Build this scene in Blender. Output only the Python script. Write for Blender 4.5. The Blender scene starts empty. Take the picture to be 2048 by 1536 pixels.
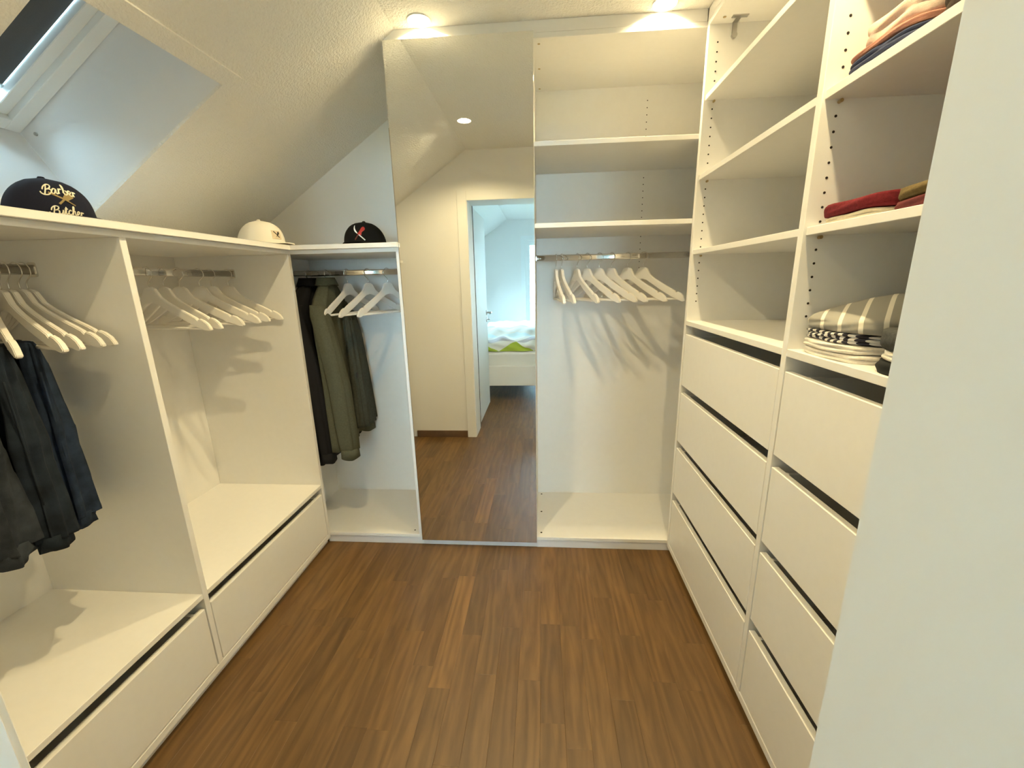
import bpy, bmesh, math, random
from mathutils import Vector, Matrix

random.seed(7)
C = bpy.context.scene.collection
SC = bpy.context.scene

# ------------------------------------------------------------------ camera
cam_d = bpy.data.cameras.new('camera')
cam = bpy.data.objects.new('camera', cam_d)
C.objects.link(cam)
YAW, PITCH, ROLL = -0.0768, 0.2433, -0.0213
fw = Vector((math.sin(YAW) * math.cos(PITCH), math.cos(YAW) * math.cos(PITCH), -math.sin(PITCH)))
rt0 = Vector((math.cos(YAW), -math.sin(YAW), 0))
up0 = rt0.cross(fw)
rt = math.cos(ROLL) * rt0 + math.sin(ROLL) * up0
up = -math.sin(ROLL) * rt0 + math.cos(ROLL) * up0
M = Matrix(((rt.x, up.x, -fw.x, 0), (rt.y, up.y, -fw.y, 0), (rt.z, up.z, -fw.z, 0), (0, 0, 0, 1)))
cam.matrix_world = Matrix.Translation((1.148, -1.907, 1.356)) @ M
cam_d.sensor_fit = 'HORIZONTAL'
cam_d.sensor_width = 36.0
cam_d.lens = 831.05 / 2048 * 36.0
cam_d.clip_start = 0.02
SC.camera = cam

# ------------------------------------------------------------------ sky, exposure
SC.view_settings.view_transform = 'Standard'
SC.view_settings.look = 'None'
SC.view_settings.gamma = 1.0
SC.view_settings.use_curve_mapping = False
SC.view_settings.exposure = 0.80
world = bpy.data.worlds.new('sky')
SC.world = world
world.use_nodes = True
bg = world.node_tree.nodes['Background']
bg.inputs[0].default_value = (0.56, 0.84, 1.0, 1)
bg.inputs[1].default_value = 32.0
SC.cycles.sample_clamp_indirect = 12.0
SC.cycles.max_bounces = 12
SC.cycles.diffuse_bounces = 8
SC.cycles.glossy_bounces = 6
SPOT_W = 7.6
SPOT_COL = (1.0, 0.80, 0.41)
SPOTS = [(0.675, -0.047), (1.6, -0.047), (0.66, -1.008), (1.6, -1.008)]


# ------------------------------------------------------------------ materials
def nt(name):
    m = bpy.data.materials.new(name)
    m.use_nodes = True
    t = m.node_tree
    return m, t, t.nodes['Principled BSDF']


def mat(name, col, rough=0.5, metal=0.0, noise=0.0, nscale=60.0, bump=0.0, bscale=200.0, spec=None, detail=4.0, sheen=0.0, bdist=0.002):
    m, t, b = nt(name)
    b.inputs['Base Color'].default_value = (*col, 1)
    b.inputs['Roughness'].default_value = rough
    b.inputs['Metallic'].default_value = metal
    if spec is not None:
        b.inputs['Specular IOR Level'].default_value = spec
    if sheen:
        b.inputs['Sheen Weight'].default_value = sheen
        b.inputs['Sheen Roughness'].default_value = 0.6
    geo = t.nodes.new('ShaderNodeNewGeometry')
    if noise:
        n = t.nodes.new('ShaderNodeTexNoise')
        n.inputs['Scale'].default_value = nscale
        n.inputs['Detail'].default_value = detail
        t.links.new(geo.outputs['Position'], n.inputs['Vector'])
        r = t.nodes.new('ShaderNodeMapRange')
        r.inputs[1].default_value = 0.25
        r.inputs[2].default_value = 0.75
        r.inputs[3].default_value = 1 - noise
        r.inputs[4].default_value = 1 + noise
        t.links.new(n.outputs['Fac'], r.inputs[0])
        mx = t.nodes.new('ShaderNodeMix')
        mx.data_type = 'RGBA'
        mx.blend_type = 'MULTIPLY'
        mx.inputs[0].default_value = 1
        mx.inputs[6].default_value = (*col, 1)
        t.links.new(r.outputs[0], mx.inputs[7])
        t.links.new(mx.outputs[2], b.inputs['Base Color'])
    if bump:
        n2 = t.nodes.new('ShaderNodeTexNoise')
        n2.inputs['Scale'].default_value = bscale
        n2.inputs['Detail'].default_value = 3
        t.links.new(geo.outputs['Position'], n2.inputs['Vector'])
        bp = t.nodes.new('ShaderNodeBump')
        bp.inputs['Strength'].default_value = bump
        bp.inputs['Distance'].default_value = bdist
        t.links.new(n2.outputs['Fac'], bp.inputs['Height'])
        t.links.new(bp.outputs[0], b.inputs['Normal'])
    return m


def emit(name, col, s):
    m = bpy.data.materials.new(name)
    m.use_nodes = True
    t = m.node_tree
    t.nodes.clear()
    e = t.nodes.new('ShaderNodeEmission')
    e.inputs[0].default_value = (*col, 1)
    e.inputs[1].default_value = s
    o = t.nodes.new('ShaderNodeOutputMaterial')
    t.links.new(e.outputs[0], o.inputs[0])
    return m


def glass_mat():
    m = bpy.data.materials.new('window_glass')
    m.use_nodes = True
    t = m.node_tree
    t.nodes.clear()
    tr = t.nodes.new('ShaderNodeBsdfTransparent')
    tr.inputs[0].default_value = (0.95, 0.97, 0.97, 1)
    gl = t.nodes.new('ShaderNodeBsdfGlossy')
    gl.inputs['Roughness'].default_value = 0.0
    fr = t.nodes.new('ShaderNodeFresnel')
    fr.inputs[0].default_value = 1.45
    mx = t.nodes.new('ShaderNodeMixShader')
    o = t.nodes.new('ShaderNodeOutputMaterial')
    t.links.new(fr.outputs[0], mx.inputs[0])
    t.links.new(tr.outputs[0], mx.inputs[1])
    t.links.new(gl.outputs[0], mx.inputs[2])
    t.links.new(mx.outputs[0], o.inputs[0])
    return m


def wood_mat():
    m, t, b = nt('oiled_oak')
    N = t.nodes.new
    L = t.links.new
    info = N('ShaderNodeObjectInfo')
    geo = N('ShaderNodeNewGeometry')
    # each strip shifts the grain by its own random number
    cmb = N('ShaderNodeCombineXYZ')
    mul = N('ShaderNodeMath'); mul.operation = 'MULTIPLY'; mul.inputs[1].default_value = 37.0
    L(info.outputs['Random'], mul.inputs[0])
    L(mul.outputs[0], cmb.inputs[0]); L(mul.outputs[0], cmb.inputs[1]); L(mul.outputs[0], cmb.inputs[2])
    add = N('ShaderNodeVectorMath'); add.operation = 'ADD'
    L(geo.outputs['Position'], add.inputs[0]); L(cmb.outputs[0], add.inputs[1])
    mp = N('ShaderNodeMapping'); mp.inputs['Scale'].default_value = (1.0, 0.13, 1.0)
    L(add.outputs[0], mp.inputs['Vector'])
    n1 = N('ShaderNodeTexNoise'); n1.inputs['Scale'].default_value = 26; n1.inputs['Detail'].default_value = 5; n1.inputs['Distortion'].default_value = 1.2
    L(mp.outputs[0], n1.inputs['Vector'])
    w = N('ShaderNodeTexWave'); w.wave_type = 'BANDS'; w.bands_direction = 'X'
    w.inputs['Scale'].default_value = 7; w.inputs['Distortion'].default_value = 18; w.inputs['Detail'].default_value = 3; w.inputs['Detail Scale'].default_value = 1.3
    L(mp.outputs[0], w.inputs['Vector'])
    n2 = N('ShaderNodeTexNoise'); n2.inputs['Scale'].default_value = 260; n2.inputs['Detail'].default_value = 2
    L(mp.outputs[0], n2.inputs['Vector'])
    m1 = N('ShaderNodeMath'); m1.operation = 'MULTIPLY_ADD'; m1.inputs[1].default_value = 0.22; m1.inputs[2].default_value = 0.0
    L(w.outputs['Fac'], m1.inputs[0])
    m2 = N('ShaderNodeMath'); m2.operation = 'MULTIPLY_ADD'; m2.inputs[1].default_value = 0.75
    L(n1.outputs['Fac'], m2.inputs[0]); L(m1.outputs[0], m2.inputs[2])
    m3 = N('ShaderNodeMath'); m3.operation = 'MULTIPLY_ADD'; m3.inputs[1].default_value = 0.08
    L(n2.outputs['Fac'], m3.inputs[0]); L(m2.outputs[0], m3.inputs[2])
    cr = N('ShaderNodeValToRGB')
    cr.color_ramp.elements[0].position = 0.25; cr.color_ramp.elements[0].color = (0.080, 0.0405, 0.0122, 1)
    cr.color_ramp.elements[1].position = 0.85; cr.color_ramp.elements[1].color = (0.178, 0.0945, 0.0300, 1)
    L(m3.outputs[0], cr.inputs[0])
    mx = N('ShaderNodeMix'); mx.data_type = 'RGBA'; mx.blend_type = 'MULTIPLY'; mx.inputs[0].default_value = 1
    L(cr.outputs[0], mx.inputs[6]); L(info.outputs['Color'], mx.inputs[7])
    L(mx.outputs[2], b.inputs['Base Color'])
    b.inputs['Roughness'].default_value = 0.42
    bp = N('ShaderNodeBump'); bp.inputs['Strength'].default_value = 0.12; bp.inputs['Distance'].default_value = 0.001
    L(n2.outputs['Fac'], bp.inputs['Height']); L(bp.outputs[0], b.inputs['Normal'])
    return m


def stripe_mat(name, c1, c2, axis, period, duty, rough=0.9, skew=0.0):
    """woven stripes running across the cloth, by the cloth's own UV"""
    m, t, b = nt(name)
    N = t.nodes.new; L = t.links.new
    uv = N('ShaderNodeUVMap'); sp = N('ShaderNodeSeparateXYZ'); L(uv.outputs[0], sp.inputs[0])
    a = N('ShaderNodeMath'); a.operation = 'MULTIPLY_ADD'; a.inputs[1].default_value = skew
    L(sp.outputs[1 - axis], a.inputs[0]); L(sp.outputs[axis], a.inputs[2])
    d = N('ShaderNodeMath'); d.operation = 'DIVIDE'; d.inputs[1].default_value = period; L(a.outputs[0], d.inputs[0])
    f = N('ShaderNodeMath'); f.operation = 'FRACT'; L(d.outputs[0], f.inputs[0])
    g = N('ShaderNodeMath'); g.operation = 'LESS_THAN'; g.inputs[1].default_value = duty; L(f.outputs[0], g.inputs[0])
    mx = N('ShaderNodeMix'); mx.data_type = 'RGBA'
    mx.inputs[6].default_value = (*c1, 1); mx.inputs[7].default_value = (*c2, 1)
    L(g.outputs[0], mx.inputs[0]); L(mx.outputs[2], b.inputs['Base Color'])
    b.inputs['Roughness'].default_value = rough
    return m


def duvet_mat():
    m, t, b = nt('duvet_print')
    N = t.nodes.new; L = t.links.new

    def math_(op, a, b_=None, c=None):
        n = N('ShaderNodeMath'); n.operation = op
        for i, v in enumerate((a, b_, c)):
            if v is None: continue
            if isinstance(v, (int, float)): n.inputs[i].default_value = v
            else: L(v, n.inputs[i])
        return n.outputs[0]
    uv = N('ShaderNodeUVMap'); sp = N('ShaderNodeSeparateXYZ'); L(uv.outputs[0], sp.inputs[0])
    u = math_('ADD', math_('DIVIDE', math_('SUBTRACT', sp.outputs[0], 0.846), 0.40), 8.5)
    v = math_('DIVIDE', sp.outputs[1], 0.115)
    row = math_('FLOOR', v)
    fv = math_('FRACT', v)
    us = math_('MULTIPLY_ADD', math_('MODULO', row, 2.0), 0.5, u)
    tri = math_('ABSOLUTE', math_('SUBTRACT', math_('FRACT', us), 0.5))
    inside = math_('LESS_THAN', math_('MULTIPLY', tri, 2.0), math_('SUBTRACT', 1.0, fv))
    cr = N('ShaderNodeValToRGB'); cr.color_ramp.interpolation = 'CONSTANT'
    cols = [(0.36, 0.47, 0.05), (0.45, 0.45, 0.50), (0.62, 0.78, 0.86), (0.75, 0.80, 0.82), (0.55, 0.72, 0.82), (0.70, 0.78, 0.82)]
    while len(cr.color_ramp.elements) < 6: cr.color_ramp.elements.new(0.5)
    for i, e in enumerate(cr.color_ramp.elements):
        e.position = i / 6; e.color = (*cols[i], 1)
    L(math_('DIVIDE', math_('ADD', row, 0.5), 6.0), cr.inputs[0])
    mx = N('ShaderNodeMix'); mx.data_type = 'RGBA'
    mx.inputs[6].default_value = (0.72, 0.74, 0.72, 1)
    L(inside, mx.inputs[0]); L(cr.outputs[0], mx.inputs[7]); L(mx.outputs[2], b.inputs['Base Color'])
    b.inputs['Roughness'].default_value = 0.9
    return m


WHITE = mat('white_melamine', (0.80, 0.79, 0.77), 0.42, noise=0.012, nscale=40)
WHITE_IN = mat('white_melamine_back', (0.79, 0.78, 0.76), 0.5, noise=0.012, nscale=30)
PAINT = mat('white_wall_paint', (0.80, 0.79, 0.77), 0.85, bump=0.25, bscale=160)
PLASTER = mat('rough_white_plaster', (0.80, 0.79, 0.76), 0.9, bump=1.0, bscale=120, bdist=0.006)
REVEAL = mat('white_reveal_lining', (0.80, 0.80, 0.80), 0.6, bump=0.1, bscale=250)
DOORW = mat('white_door_lacquer', (0.80, 0.80, 0.79), 0.6)
FRAMEW = mat('white_window_frame', (0.80, 0.82, 0.82), 0.35)
BLIND = mat('dark_grey_blind_cloth', (0.075, 0.080, 0.088), 0.85, noise=0.1, nscale=500)
GLASS = glass_mat()
OAK = wood_mat()
SUBFLOOR = mat('dark_subfloor', (0.10, 0.055, 0.028), 0.7)
BASEB = mat('brown_baseboard', (0.13, 0.075, 0.042), 0.5, noise=0.15, nscale=25)
CHROME = mat('chrome', (0.72, 0.70, 0.67), 0.12, 1.0)
STEEL = mat('brushed_steel', (0.55, 0.54, 0.52), 0.3, 1.0)
BRASSY = mat('yellow_zinc', (0.50, 0.38, 0.20), 0.35, 1.0)
HOLE = mat('drilled_hole', (0.02, 0.015, 0.012), 0.9)
MIRROR = mat('silvered_mirror', (0.86, 0.87, 0.86), 0.0, 1.0)
HANGW = mat('white_lacquered_wood', (0.80, 0.77, 0.72), 0.38)
LENS = emit('lamp_lens', (1.0, 0.80, 0.52), 40.0)
GAP_SHADE = mat('dark_gap_shade', (0.10, 0.095, 0.10), 0.8)  # dark colour standing in for shade in the door gap
PLINTH = mat('white_plinth', (0.74, 0.74, 0.76), 0.45)


# ------------------------------------------------------------------ mesh helpers
def box(bm, x0, x1, y0, y1, z0, z1, bev=0.0):
    vs = [bm.verts.new(p) for p in ((x0, y0, z0), (x1, y0, z0), (x1, y1, z0), (x0, y1, z0), (x0, y0, z1), (x1, y0, z1), (x1, y1, z1), (x0, y1, z1))]
    fs = [bm.faces.new([vs[i] for i in f]) for f in ((0, 3, 2, 1), (4, 5, 6, 7), (0, 1, 5, 4), (1, 2, 6, 5), (2, 3, 7, 6), (3, 0, 4, 7))]
    if bev:
        es = set(e for f in fs for e in f.edges)
        bmesh.ops.bevel(bm, geom=list(es), offset=bev, segments=1, affect='EDGES', profile=0.5)


def prism(bm, pts, f0, f1):
    """polygon pts (list of 2-tuples) extruded; f0/f1 map (a,b)->3D for both ends"""
    a = [bm.verts.new(f0(*p)) for p in pts]
    b = [bm.verts.new(f1(*p)) for p in pts]
    n = len(pts)
    bm.faces.new(a[::-1]); bm.faces.new(b)
    for i in range(n):
        j = (i + 1) % n
        bm.faces.new((a[i], a[j], b[j], b[i]))


def tube(bm, pts, r, seg=8, cap=True, ry=None):
    """round tube along pts; r may be a list"""
    pts = [Vector(p) for p in pts]
    n = len(pts)
    rings = []
    prev = None
    for i, p in enumerate(pts):
        d = (pts[min(i + 1, n - 1)] - pts[max(i - 1, 0)]).normalized()
        if prev is None:
            ref = Vector((0, 0, 1)) if abs(d.z) < 0.9 else Vector((0, 1, 0))
            a = d.cross(ref).normalized()
        else:
            a = (prev - d * prev.dot(d)).normalized()
        prev = a
        b = d.cross(a)
        ri = r[i] if isinstance(r, (list, tuple)) else r
        rj = (ry[i] if isinstance(ry, (list, tuple)) else ry) if ry else ri
        rings.append([bm.verts.new(p + a * ri * math.cos(2 * math.pi * k / seg) + b * rj * math.sin(2 * math.pi * k / seg)) for k in range(seg)])
    for i in range(n - 1):
        for k in range(seg):
            q = (k + 1) % seg
            bm.faces.new((rings[i][k], rings[i][q], rings[i + 1][q], rings[i + 1][k]))
    if cap:
        bm.faces.new(rings[0][::-1]); bm.faces.new(rings[-1])


def lathe(bm, prof, cx, cy, seg=24, closed_bottom=True, closed_top=True, sx=1.0, sy=1.0):
    rings = []
    for r, z in prof:
        rings.append([bm.verts.new((cx + sx * r * math.cos(2 * math.pi * k / seg), cy + sy * r * math.sin(2 * math.pi * k / seg), z)) for k in range(seg)])
    for i in range(len(prof) - 1):
        for k in range(seg):
            q = (k + 1) % seg
            bm.faces.new((rings[i][k], rings[i][q], rings[i + 1][q], rings[i + 1][k]))
    if closed_bottom: bm.faces.new(rings[0][::-1])
    if closed_top: bm.faces.new(rings[-1])


def root_of(o):
    while o.parent: o = o.parent
    return o


def obj(name, bm, m, parent=None, smooth=False, kind=None, label=None, loc=None, rotz=0.0):
    """link bm as ONE mesh object. With a parent, bm is in world space and is moved into the thing's frame."""
    bmesh.ops.recalc_face_normals(bm, faces=bm.faces[:])
    if parent is not None and loc is None:
        r = root_of(parent)
        inv = (Matrix.Translation(r.location) @ Matrix.Rotation(r.rotation_euler.z, 4, 'Z')).inverted()
        bm.transform(inv)
    me = bpy.data.meshes.new(name)
    bm.to_mesh(me); bm.free()
    if smooth:
        me.polygons.foreach_set('use_smooth', [True] * len(me.polygons))
    me.materials.append(m)
    o = bpy.data.objects.new(name, me)
    C.objects.link(o)
    if parent is not None: o.parent = parent
    if loc is not None:
        o.location = loc; o.rotation_euler = (0, 0, rotz)
    if kind: o['kind'] = kind
    if label: o['label'] = label
    return o


def tag(o, label, cat, group=None, kind=None):
    o['label'] = label; o['category'] = cat
    if group: o['group'] = group
    if kind: o['kind'] = kind
    return o


def thing(name, label, cat, loc=(0, 0, 0), rotz=0.0, group=None):
    o = bpy.data.objects.new(name, None)
    o.empty_display_size = 0.05
    C.objects.link(o)
    o.location = loc; o.rotation_euler = (0, 0, rotz)
    return tag(o, label, cat, group)


def board(name, parent, x0, x1, y0, y1, z0, z1, m=None, bev=0.0009, label=None):
    bm = bmesh.new(); box(bm, x0, x1, y0, y1, z0, z1, bev)
    return obj(name, bm, m or WHITE, parent, label=label)


def struct(name, bm, m, label, parent=None):
    o = obj(name, bm, m, parent, kind='structure', label=label)
    return o


def copy_tree(o, parent=None):
    c = o.copy(); C.objects.link(c)
    c.parent = parent
    for ch in list(o.children): copy_tree(ch, c)
    return c


def crom(pts, n=6):
    """smooth polyline through pts"""
    P = [Vector(p) for p in pts]
    P = [P[0] * 2 - P[1]] + P + [P[-1] * 2 - P[-2]]
    out = []
    for i in range(1, len(P) - 2):
        for k in range(n):
            t = k / n
            out.append(0.5 * ((2 * P[i]) + (P[i + 1] - P[i - 1]) * t + (2 * P[i - 1] - 5 * P[i] + 4 * P[i + 1] - P[i + 2]) * t * t + (3 * P[i] - P[i - 1] - 3 * P[i + 1] + P[i + 2]) * t ** 3))
    out.append(P[-2])
    return out


def hsh(i, j=0):
    x = math.sin(i * 127.1 + j * 311.7 + 3.3) * 43758.5453
    return x - math.floor(x)


# ------------------------------------------------------------------ room shell
CZ = 2.336          # flat ceiling
SLX, SLM = 0.56, 0.665   # roof slope starts at this x, falls by this much per metre
SN = math.sqrt(1 + SLM * SLM)


def slz(x): return CZ + SLM * (x - SLX)


WY0, WY1 = -1.830, -1.598      # wall with the door, both faces
XL, XR = -0.60, 2.38
BY = -5.40

# floor: dark slab, then every parquet strip a part of its own
bm = bmesh.new(); box(bm, -1.4, 3.1, BY - 0.1, 0.60, -0.12, -0.012)
floor = struct('floor', bm, SUBFLOOR, 'brown oiled oak parquet floor in staggered strips')
bm = bmesh.new(); box(bm, 0, 1, 0, 1, -0.012, 0)
top = [e for e in bm.edges if all(v.co.z > -0.001 for v in e.verts)]
bmesh.ops.bevel(bm, geom=top, offset=0.002, segments=1, affect='EDGES')
for v in bm.verts:
    if v.co.z < -0.0005 and v.co.z > -0.0119: v.co.z = -0.0003
    if v.co.z > -0.0001:
        v.co.x = min(max(v.co.x, 0.008), 0.992)
bmesh.ops.recalc_face_normals(bm, faces=bm.faces[:])
strip_me = bpy.data.meshes.new('parquet_strip'); bm.to_mesh(strip_me); bm.free()
strip_me.materials.append(OAK)
def hsh0(i): return (math.sin(i * 91.7 + 4.1) * 4375.85) % 1.0


SW = 0.0776
rng = random.Random(21)


def strip(x, y0, y1, tint):
    o = bpy.data.objects.new('parquet_strip', strip_me)
    C.objects.link(o)
    o.location = (x + 0.0001, y0 + 0.0001, 0)
    o.scale = (SW - 0.0002, y1 - y0 - 0.0002, 1)
    o.parent = floor
    o.color = (*tint, 1)


def tint():
    v = rng.choice((0.84, 0.90, 0.95, 1.0, 1.0, 1.04, 1.10, 1.16))
    w = rng.uniform(-0.05, 0.05)
    return (v * (1 + w * 0.4), v, v * (1 - w))


x = 1.136 - 15 * SW
k = 0
while x < 1.80:
    y = 0.012
    L0 = rng.uniform(0.15, 0.6)
    indoor = x > 0.50 and x < 1.44
    yend = -1.83 if indoor else -1.596
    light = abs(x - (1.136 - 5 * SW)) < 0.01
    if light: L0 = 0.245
    i = 0
    while y > yend:
        ln = L0 if i == 0 else rng.uniform(0.36, 0.66)
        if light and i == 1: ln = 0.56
        y1 = max(yend, y - ln)
        if y1 - yend < 0.08: y1 = yend
        tt_ = tint()
        pl = 1.0 + 0.10 * (hsh0(k // 3) - 0.5)
        tt_ = tuple(c * pl for c in tt_)
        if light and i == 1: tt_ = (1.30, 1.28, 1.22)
        strip(x, y1, y, tt_)
        y = y1; i += 1
    k += 1
    x += SW
# bedroom strips
x = 1.136 - 12 * SW
while x < 1.70:
    y = -1.83
    L0 = rng.uniform(0.2, 0.6); i = 0
    while y > -3.6:
        ln = L0 if i == 0 else rng.uniform(0.4, 0.7)
        y1 = max(-3.6, y - ln)
        if y1 + 3.6 < 0.1: y1 = -3.6
        strip(x, y1, y, tint()); y = y1; i += 1
    x += SW
# the part of the bedroom floor past the last strip that can be told apart
bm = bmesh.new()
for bx0, bx1, by0, by1 in ((-1.2, 1.136 - 12 * SW, BY, -1.83), (1.136 - 12 * SW, 1.136 + 8 * SW, BY, -3.6), (1.136 + 8 * SW, 3.0, BY, -1.83)):
    box(bm, bx0 + 0.001, bx1 - 0.001, by0, by1 - 0.001, -0.012, 0)
o = obj('parquet_strip', bm, OAK, floor, kind='stuff'); o.color = (0.95, 0.95, 0.95, 1)

# ceiling over the wardrobe room and the bedroom
bm = bmesh.new()
HR, HD = 0.042, 0.050
lo_, hi_ = [], []
for px, py in ((SLX, BY - 0.1), (3.1, BY - 0.1), (3.1, 0.60), (SLX, 0.60)):
    lo_.append(bm.verts.new((px, py, CZ))); hi_.append(bm.verts.new((px, py, CZ + 0.12)))
edges = [bm.edges.new((lo_[i], lo_[(i + 1) % 4])) for i in range(4)]
wells = []
for hx, hy_ in SPOTS:
    ring = [bm.verts.new((hx + HR * math.cos(2 * math.pi * k / 28), hy_ + HR * math.sin(2 * math.pi * k / 28), CZ)) for k in range(28)]
    edges += [bm.edges.new((ring[k], ring[(k + 1) % 28])) for k in range(28)]
    wells.append(ring)
bmesh.ops.triangle_fill(bm, edges=edges, use_beauty=True)
for ring in wells:
    up_r = [bm.verts.new(v.co + Vector((0, 0, HD))) for v in ring]
    for k in range(28): bm.faces.new((ring[k], ring[(k + 1) % 28], up_r[(k + 1) % 28], up_r[k]))
    bm.faces.new(up_r)
bm.faces.new(hi_)
for i in range(4): bm.faces.new((lo_[i], lo_[(i + 1) % 4], hi_[(i + 1) % 4], hi_[i]))
struct('ceiling', bm, PLASTER, 'flat white textured ceiling with recessed spotlights')

# roof slope: a thick slab with the skylight hole; its hole sides are the white reveals
E_ = Vector((-1 / SN, 0, -SLM / SN))           # down the slope
NO = Vector((-SLM / SN, 0, 1 / SN))            # out of the roof
TOPX = 0.085
T0 = Vector((TOPX, 0, slz(TOPX)))
SL_LEN = (TOPX + 0.516) * SN
KY0, KY1 = -0.907, -0.390


def sp(s, y, n): return T0 + E_ * s + NO * n + Vector((0, y, 0))


def sbox(bm, s0, s1, y0, y1, n0, n1, bev=0.0):
    co = [sp(s, y, n) for n in (n0, n1) for (s, y) in ((s0, y0), (s1, y0), (s1, y1), (s0, y1))]
    vs = [bm.verts.new(c) for c in co]
    fs = [bm.faces.new([vs[i] for i in f]) for f in ((0, 3, 2, 1), (4, 5, 6, 7), (0, 1, 5, 4), (1, 2, 6, 5), (2, 3, 7, 6), (3, 0, 4, 7))]
    if bev:
        bmesh.ops.bevel(bm, geom=list(set(e for f in fs for e in f.edges)), offset=bev, segments=1, affect='EDGES')


RT = 0.40
sA = -(SLX - TOPX) * SN            # crease with the flat ceiling
sB = (TOPX + 1.30) * SN
bm = bmesh.new()
BS0, BS1 = -4.70, -3.50          # unseen second roof window, added to light the bedroom
ys = [BY - 0.1, BS0, BS1, KY0, KY1, 0.60]
ss = [sA, 0.0, SL_LEN, sB]
g = {}
for i, s in enumerate(ss):
    for j, y in enumerate(ys):
        for n in (0, 1):
            g[i, j, n] = bm.verts.new(sp(s, y, n * RT))
for i in range(3):
    for j in range(5):
        if (i, j) in ((1, 1), (1, 3)): continue
        for n in (0, 1):
            bm.faces.new((g[i, j, n], g[i + 1, j, n], g[i + 1, j + 1, n], g[i, j + 1, n]))
loop = [(i, 0) for i in range(4)] + [(3, j) for j in range(1, 6)] + [(i, 5) for i in (2, 1, 0)] + [(0, j) for j in (4, 3, 2, 1)]
pairs = list(zip(loop, loop[1:] + loop[:1]))
for j in (1, 3):
    pairs += [((1, j), (2, j)), ((2, j), (2, j + 1)), ((2, j + 1), (1, j + 1)), ((1, j + 1), (1, j))]
for a, b in pairs:
    bm.faces.new((g[(*a, 0)], g[(*b, 0)], g[(*b, 1)], g[(*a, 1)]))
slope = struct('ceiling_slope', bm, PLASTER, 'sloping white textured ceiling under the roof with skylight hole')
# smooth white lining boards of the reveal
bm = bmesh.new(); sbox(bm, 0.006, SL_LEN - 0.006, KY1 - 0.006, KY1 - 0.0005, 0.001, 0.395)
obj('reveal_lining', bm, REVEAL, slope)
bm = bmesh.new(); sbox(bm, 0.006, SL_LEN - 0.006, KY0 + 0.0005, KY0 + 0.006, 0.001, 0.395)
obj('reveal_lining', bm, REVEAL, slope)
bm = bmesh.new(); sbox(bm, SL_LEN - 0.006, SL_LEN - 0.0005, KY0 + 0.0005, KY1 - 0.0005, 0.001, 0.395)
obj('reveal_lining', bm, REVEAL, slope)
bm = bmesh.new(); sbox(bm, 0.0005, 0.006, KY0 + 0.0005, KY1 - 0.0005, 0.001, 0.395)
obj('reveal_lining', bm, REVEAL, slope)
# raised rim around the skylight hole
bm = bmesh.new()
RW, RP = 0.050, 0.010
sbox(bm, -RW, 0.0062, KY0 - RW, KY1 + RW * 0.75, -RP, 0.0008)
sbox(bm, SL_LEN - 0.0062, SL_LEN + 0.03, KY0 - RW, KY1 + RW * 0.75, -RP, 0.0008)
sbox(bm, 0.0062, SL_LEN - 0.0062, KY1 - 0.0062, KY1 + RW * 0.75, -RP, 0.0008)
sbox(bm, 0.0062, SL_LEN - 0.0062, KY0 - RW, KY0 + 0.0062, -RP, 0.0008)
bmesh.ops.remove_doubles(bm, verts=bm.verts[:], dist=0.0005)
struct('trim_1', bm, PLASTER, 'raised plaster rim around the skylight opening')

# skylight
win = thing('window_1', 'roof skylight with white frame and dark grey blind', 'window', tuple(sp(SL_LEN / 2, (KY0 + KY1) / 2, 0.33)))
win['kind'] = 'structure'
a, b = 0.008, SL_LEN - 0.008
y0, y1 = KY0 + 0.008, KY1 - 0.008
FW = 0.045
for nm, q in (('frame_bar', (a, b, y1 - FW, y1)), ('frame_bar', (a, b, y0, y0 + FW)), ('frame_bar', (a, a + FW, y0 + FW, y1 - FW)), ('frame_bar', (b - FW, b, y0 + FW, y1 - FW))):
    bm = bmesh.new(); sbox(bm, *q, 0.325, 0.395, 0.002); obj(nm, bm, FRAMEW, win)
a2, b2, c0, c1 = a + FW, b - FW, y0 + FW, y1 - FW
SW2 = 0.038
for q in ((a2, b2, c1 - SW2, c1), (a2, b2, c0, c0 + SW2), (a2, a2 + SW2, c0 + SW2, c1 - SW2), (b2 - SW2, b2, c0 + SW2, c1 - SW2)):
    bm = bmesh.new(); sbox(bm, *q, 0.345, 0.405, 0.002); obj('sash_bar', bm, FRAMEW, win)
bm = bmesh.new(); sbox(bm, a2 + SW2, b2 - SW2, c0 + SW2, c1 - SW2, 0.392, 0.396); obj('pane', bm, GLASS, win)
bm = bmesh.new(); sbox(bm, a2 + SW2 + 0.002, b2 - SW2 - 0.050, c0 + SW2 + 0.002, c1 - SW2 - 0.002, 0.372, 0.374); bl = obj('blind', bm, BLIND, win, label='dark grey blind cloth')
bm = bmesh.new(); sbox(bm, b2 - SW2 - 0.055, b2 - SW2 - 0.040, c0 + SW2 + 0.002, c1 - SW2 - 0.002, 0.366, 0.380); obj('bottom_rail', bm, STEEL, bl)
bm = bmesh.new()
pc = sp(SL_LEN - 0.055, KY1 - 0.0075, 0.29)
tube(bm, [pc + Vector((0, 0.002, 0)), pc + Vector((0, -0.003, 0))], 0.006, 12)
obj('screw_cap', bm, STEEL, win)

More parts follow.
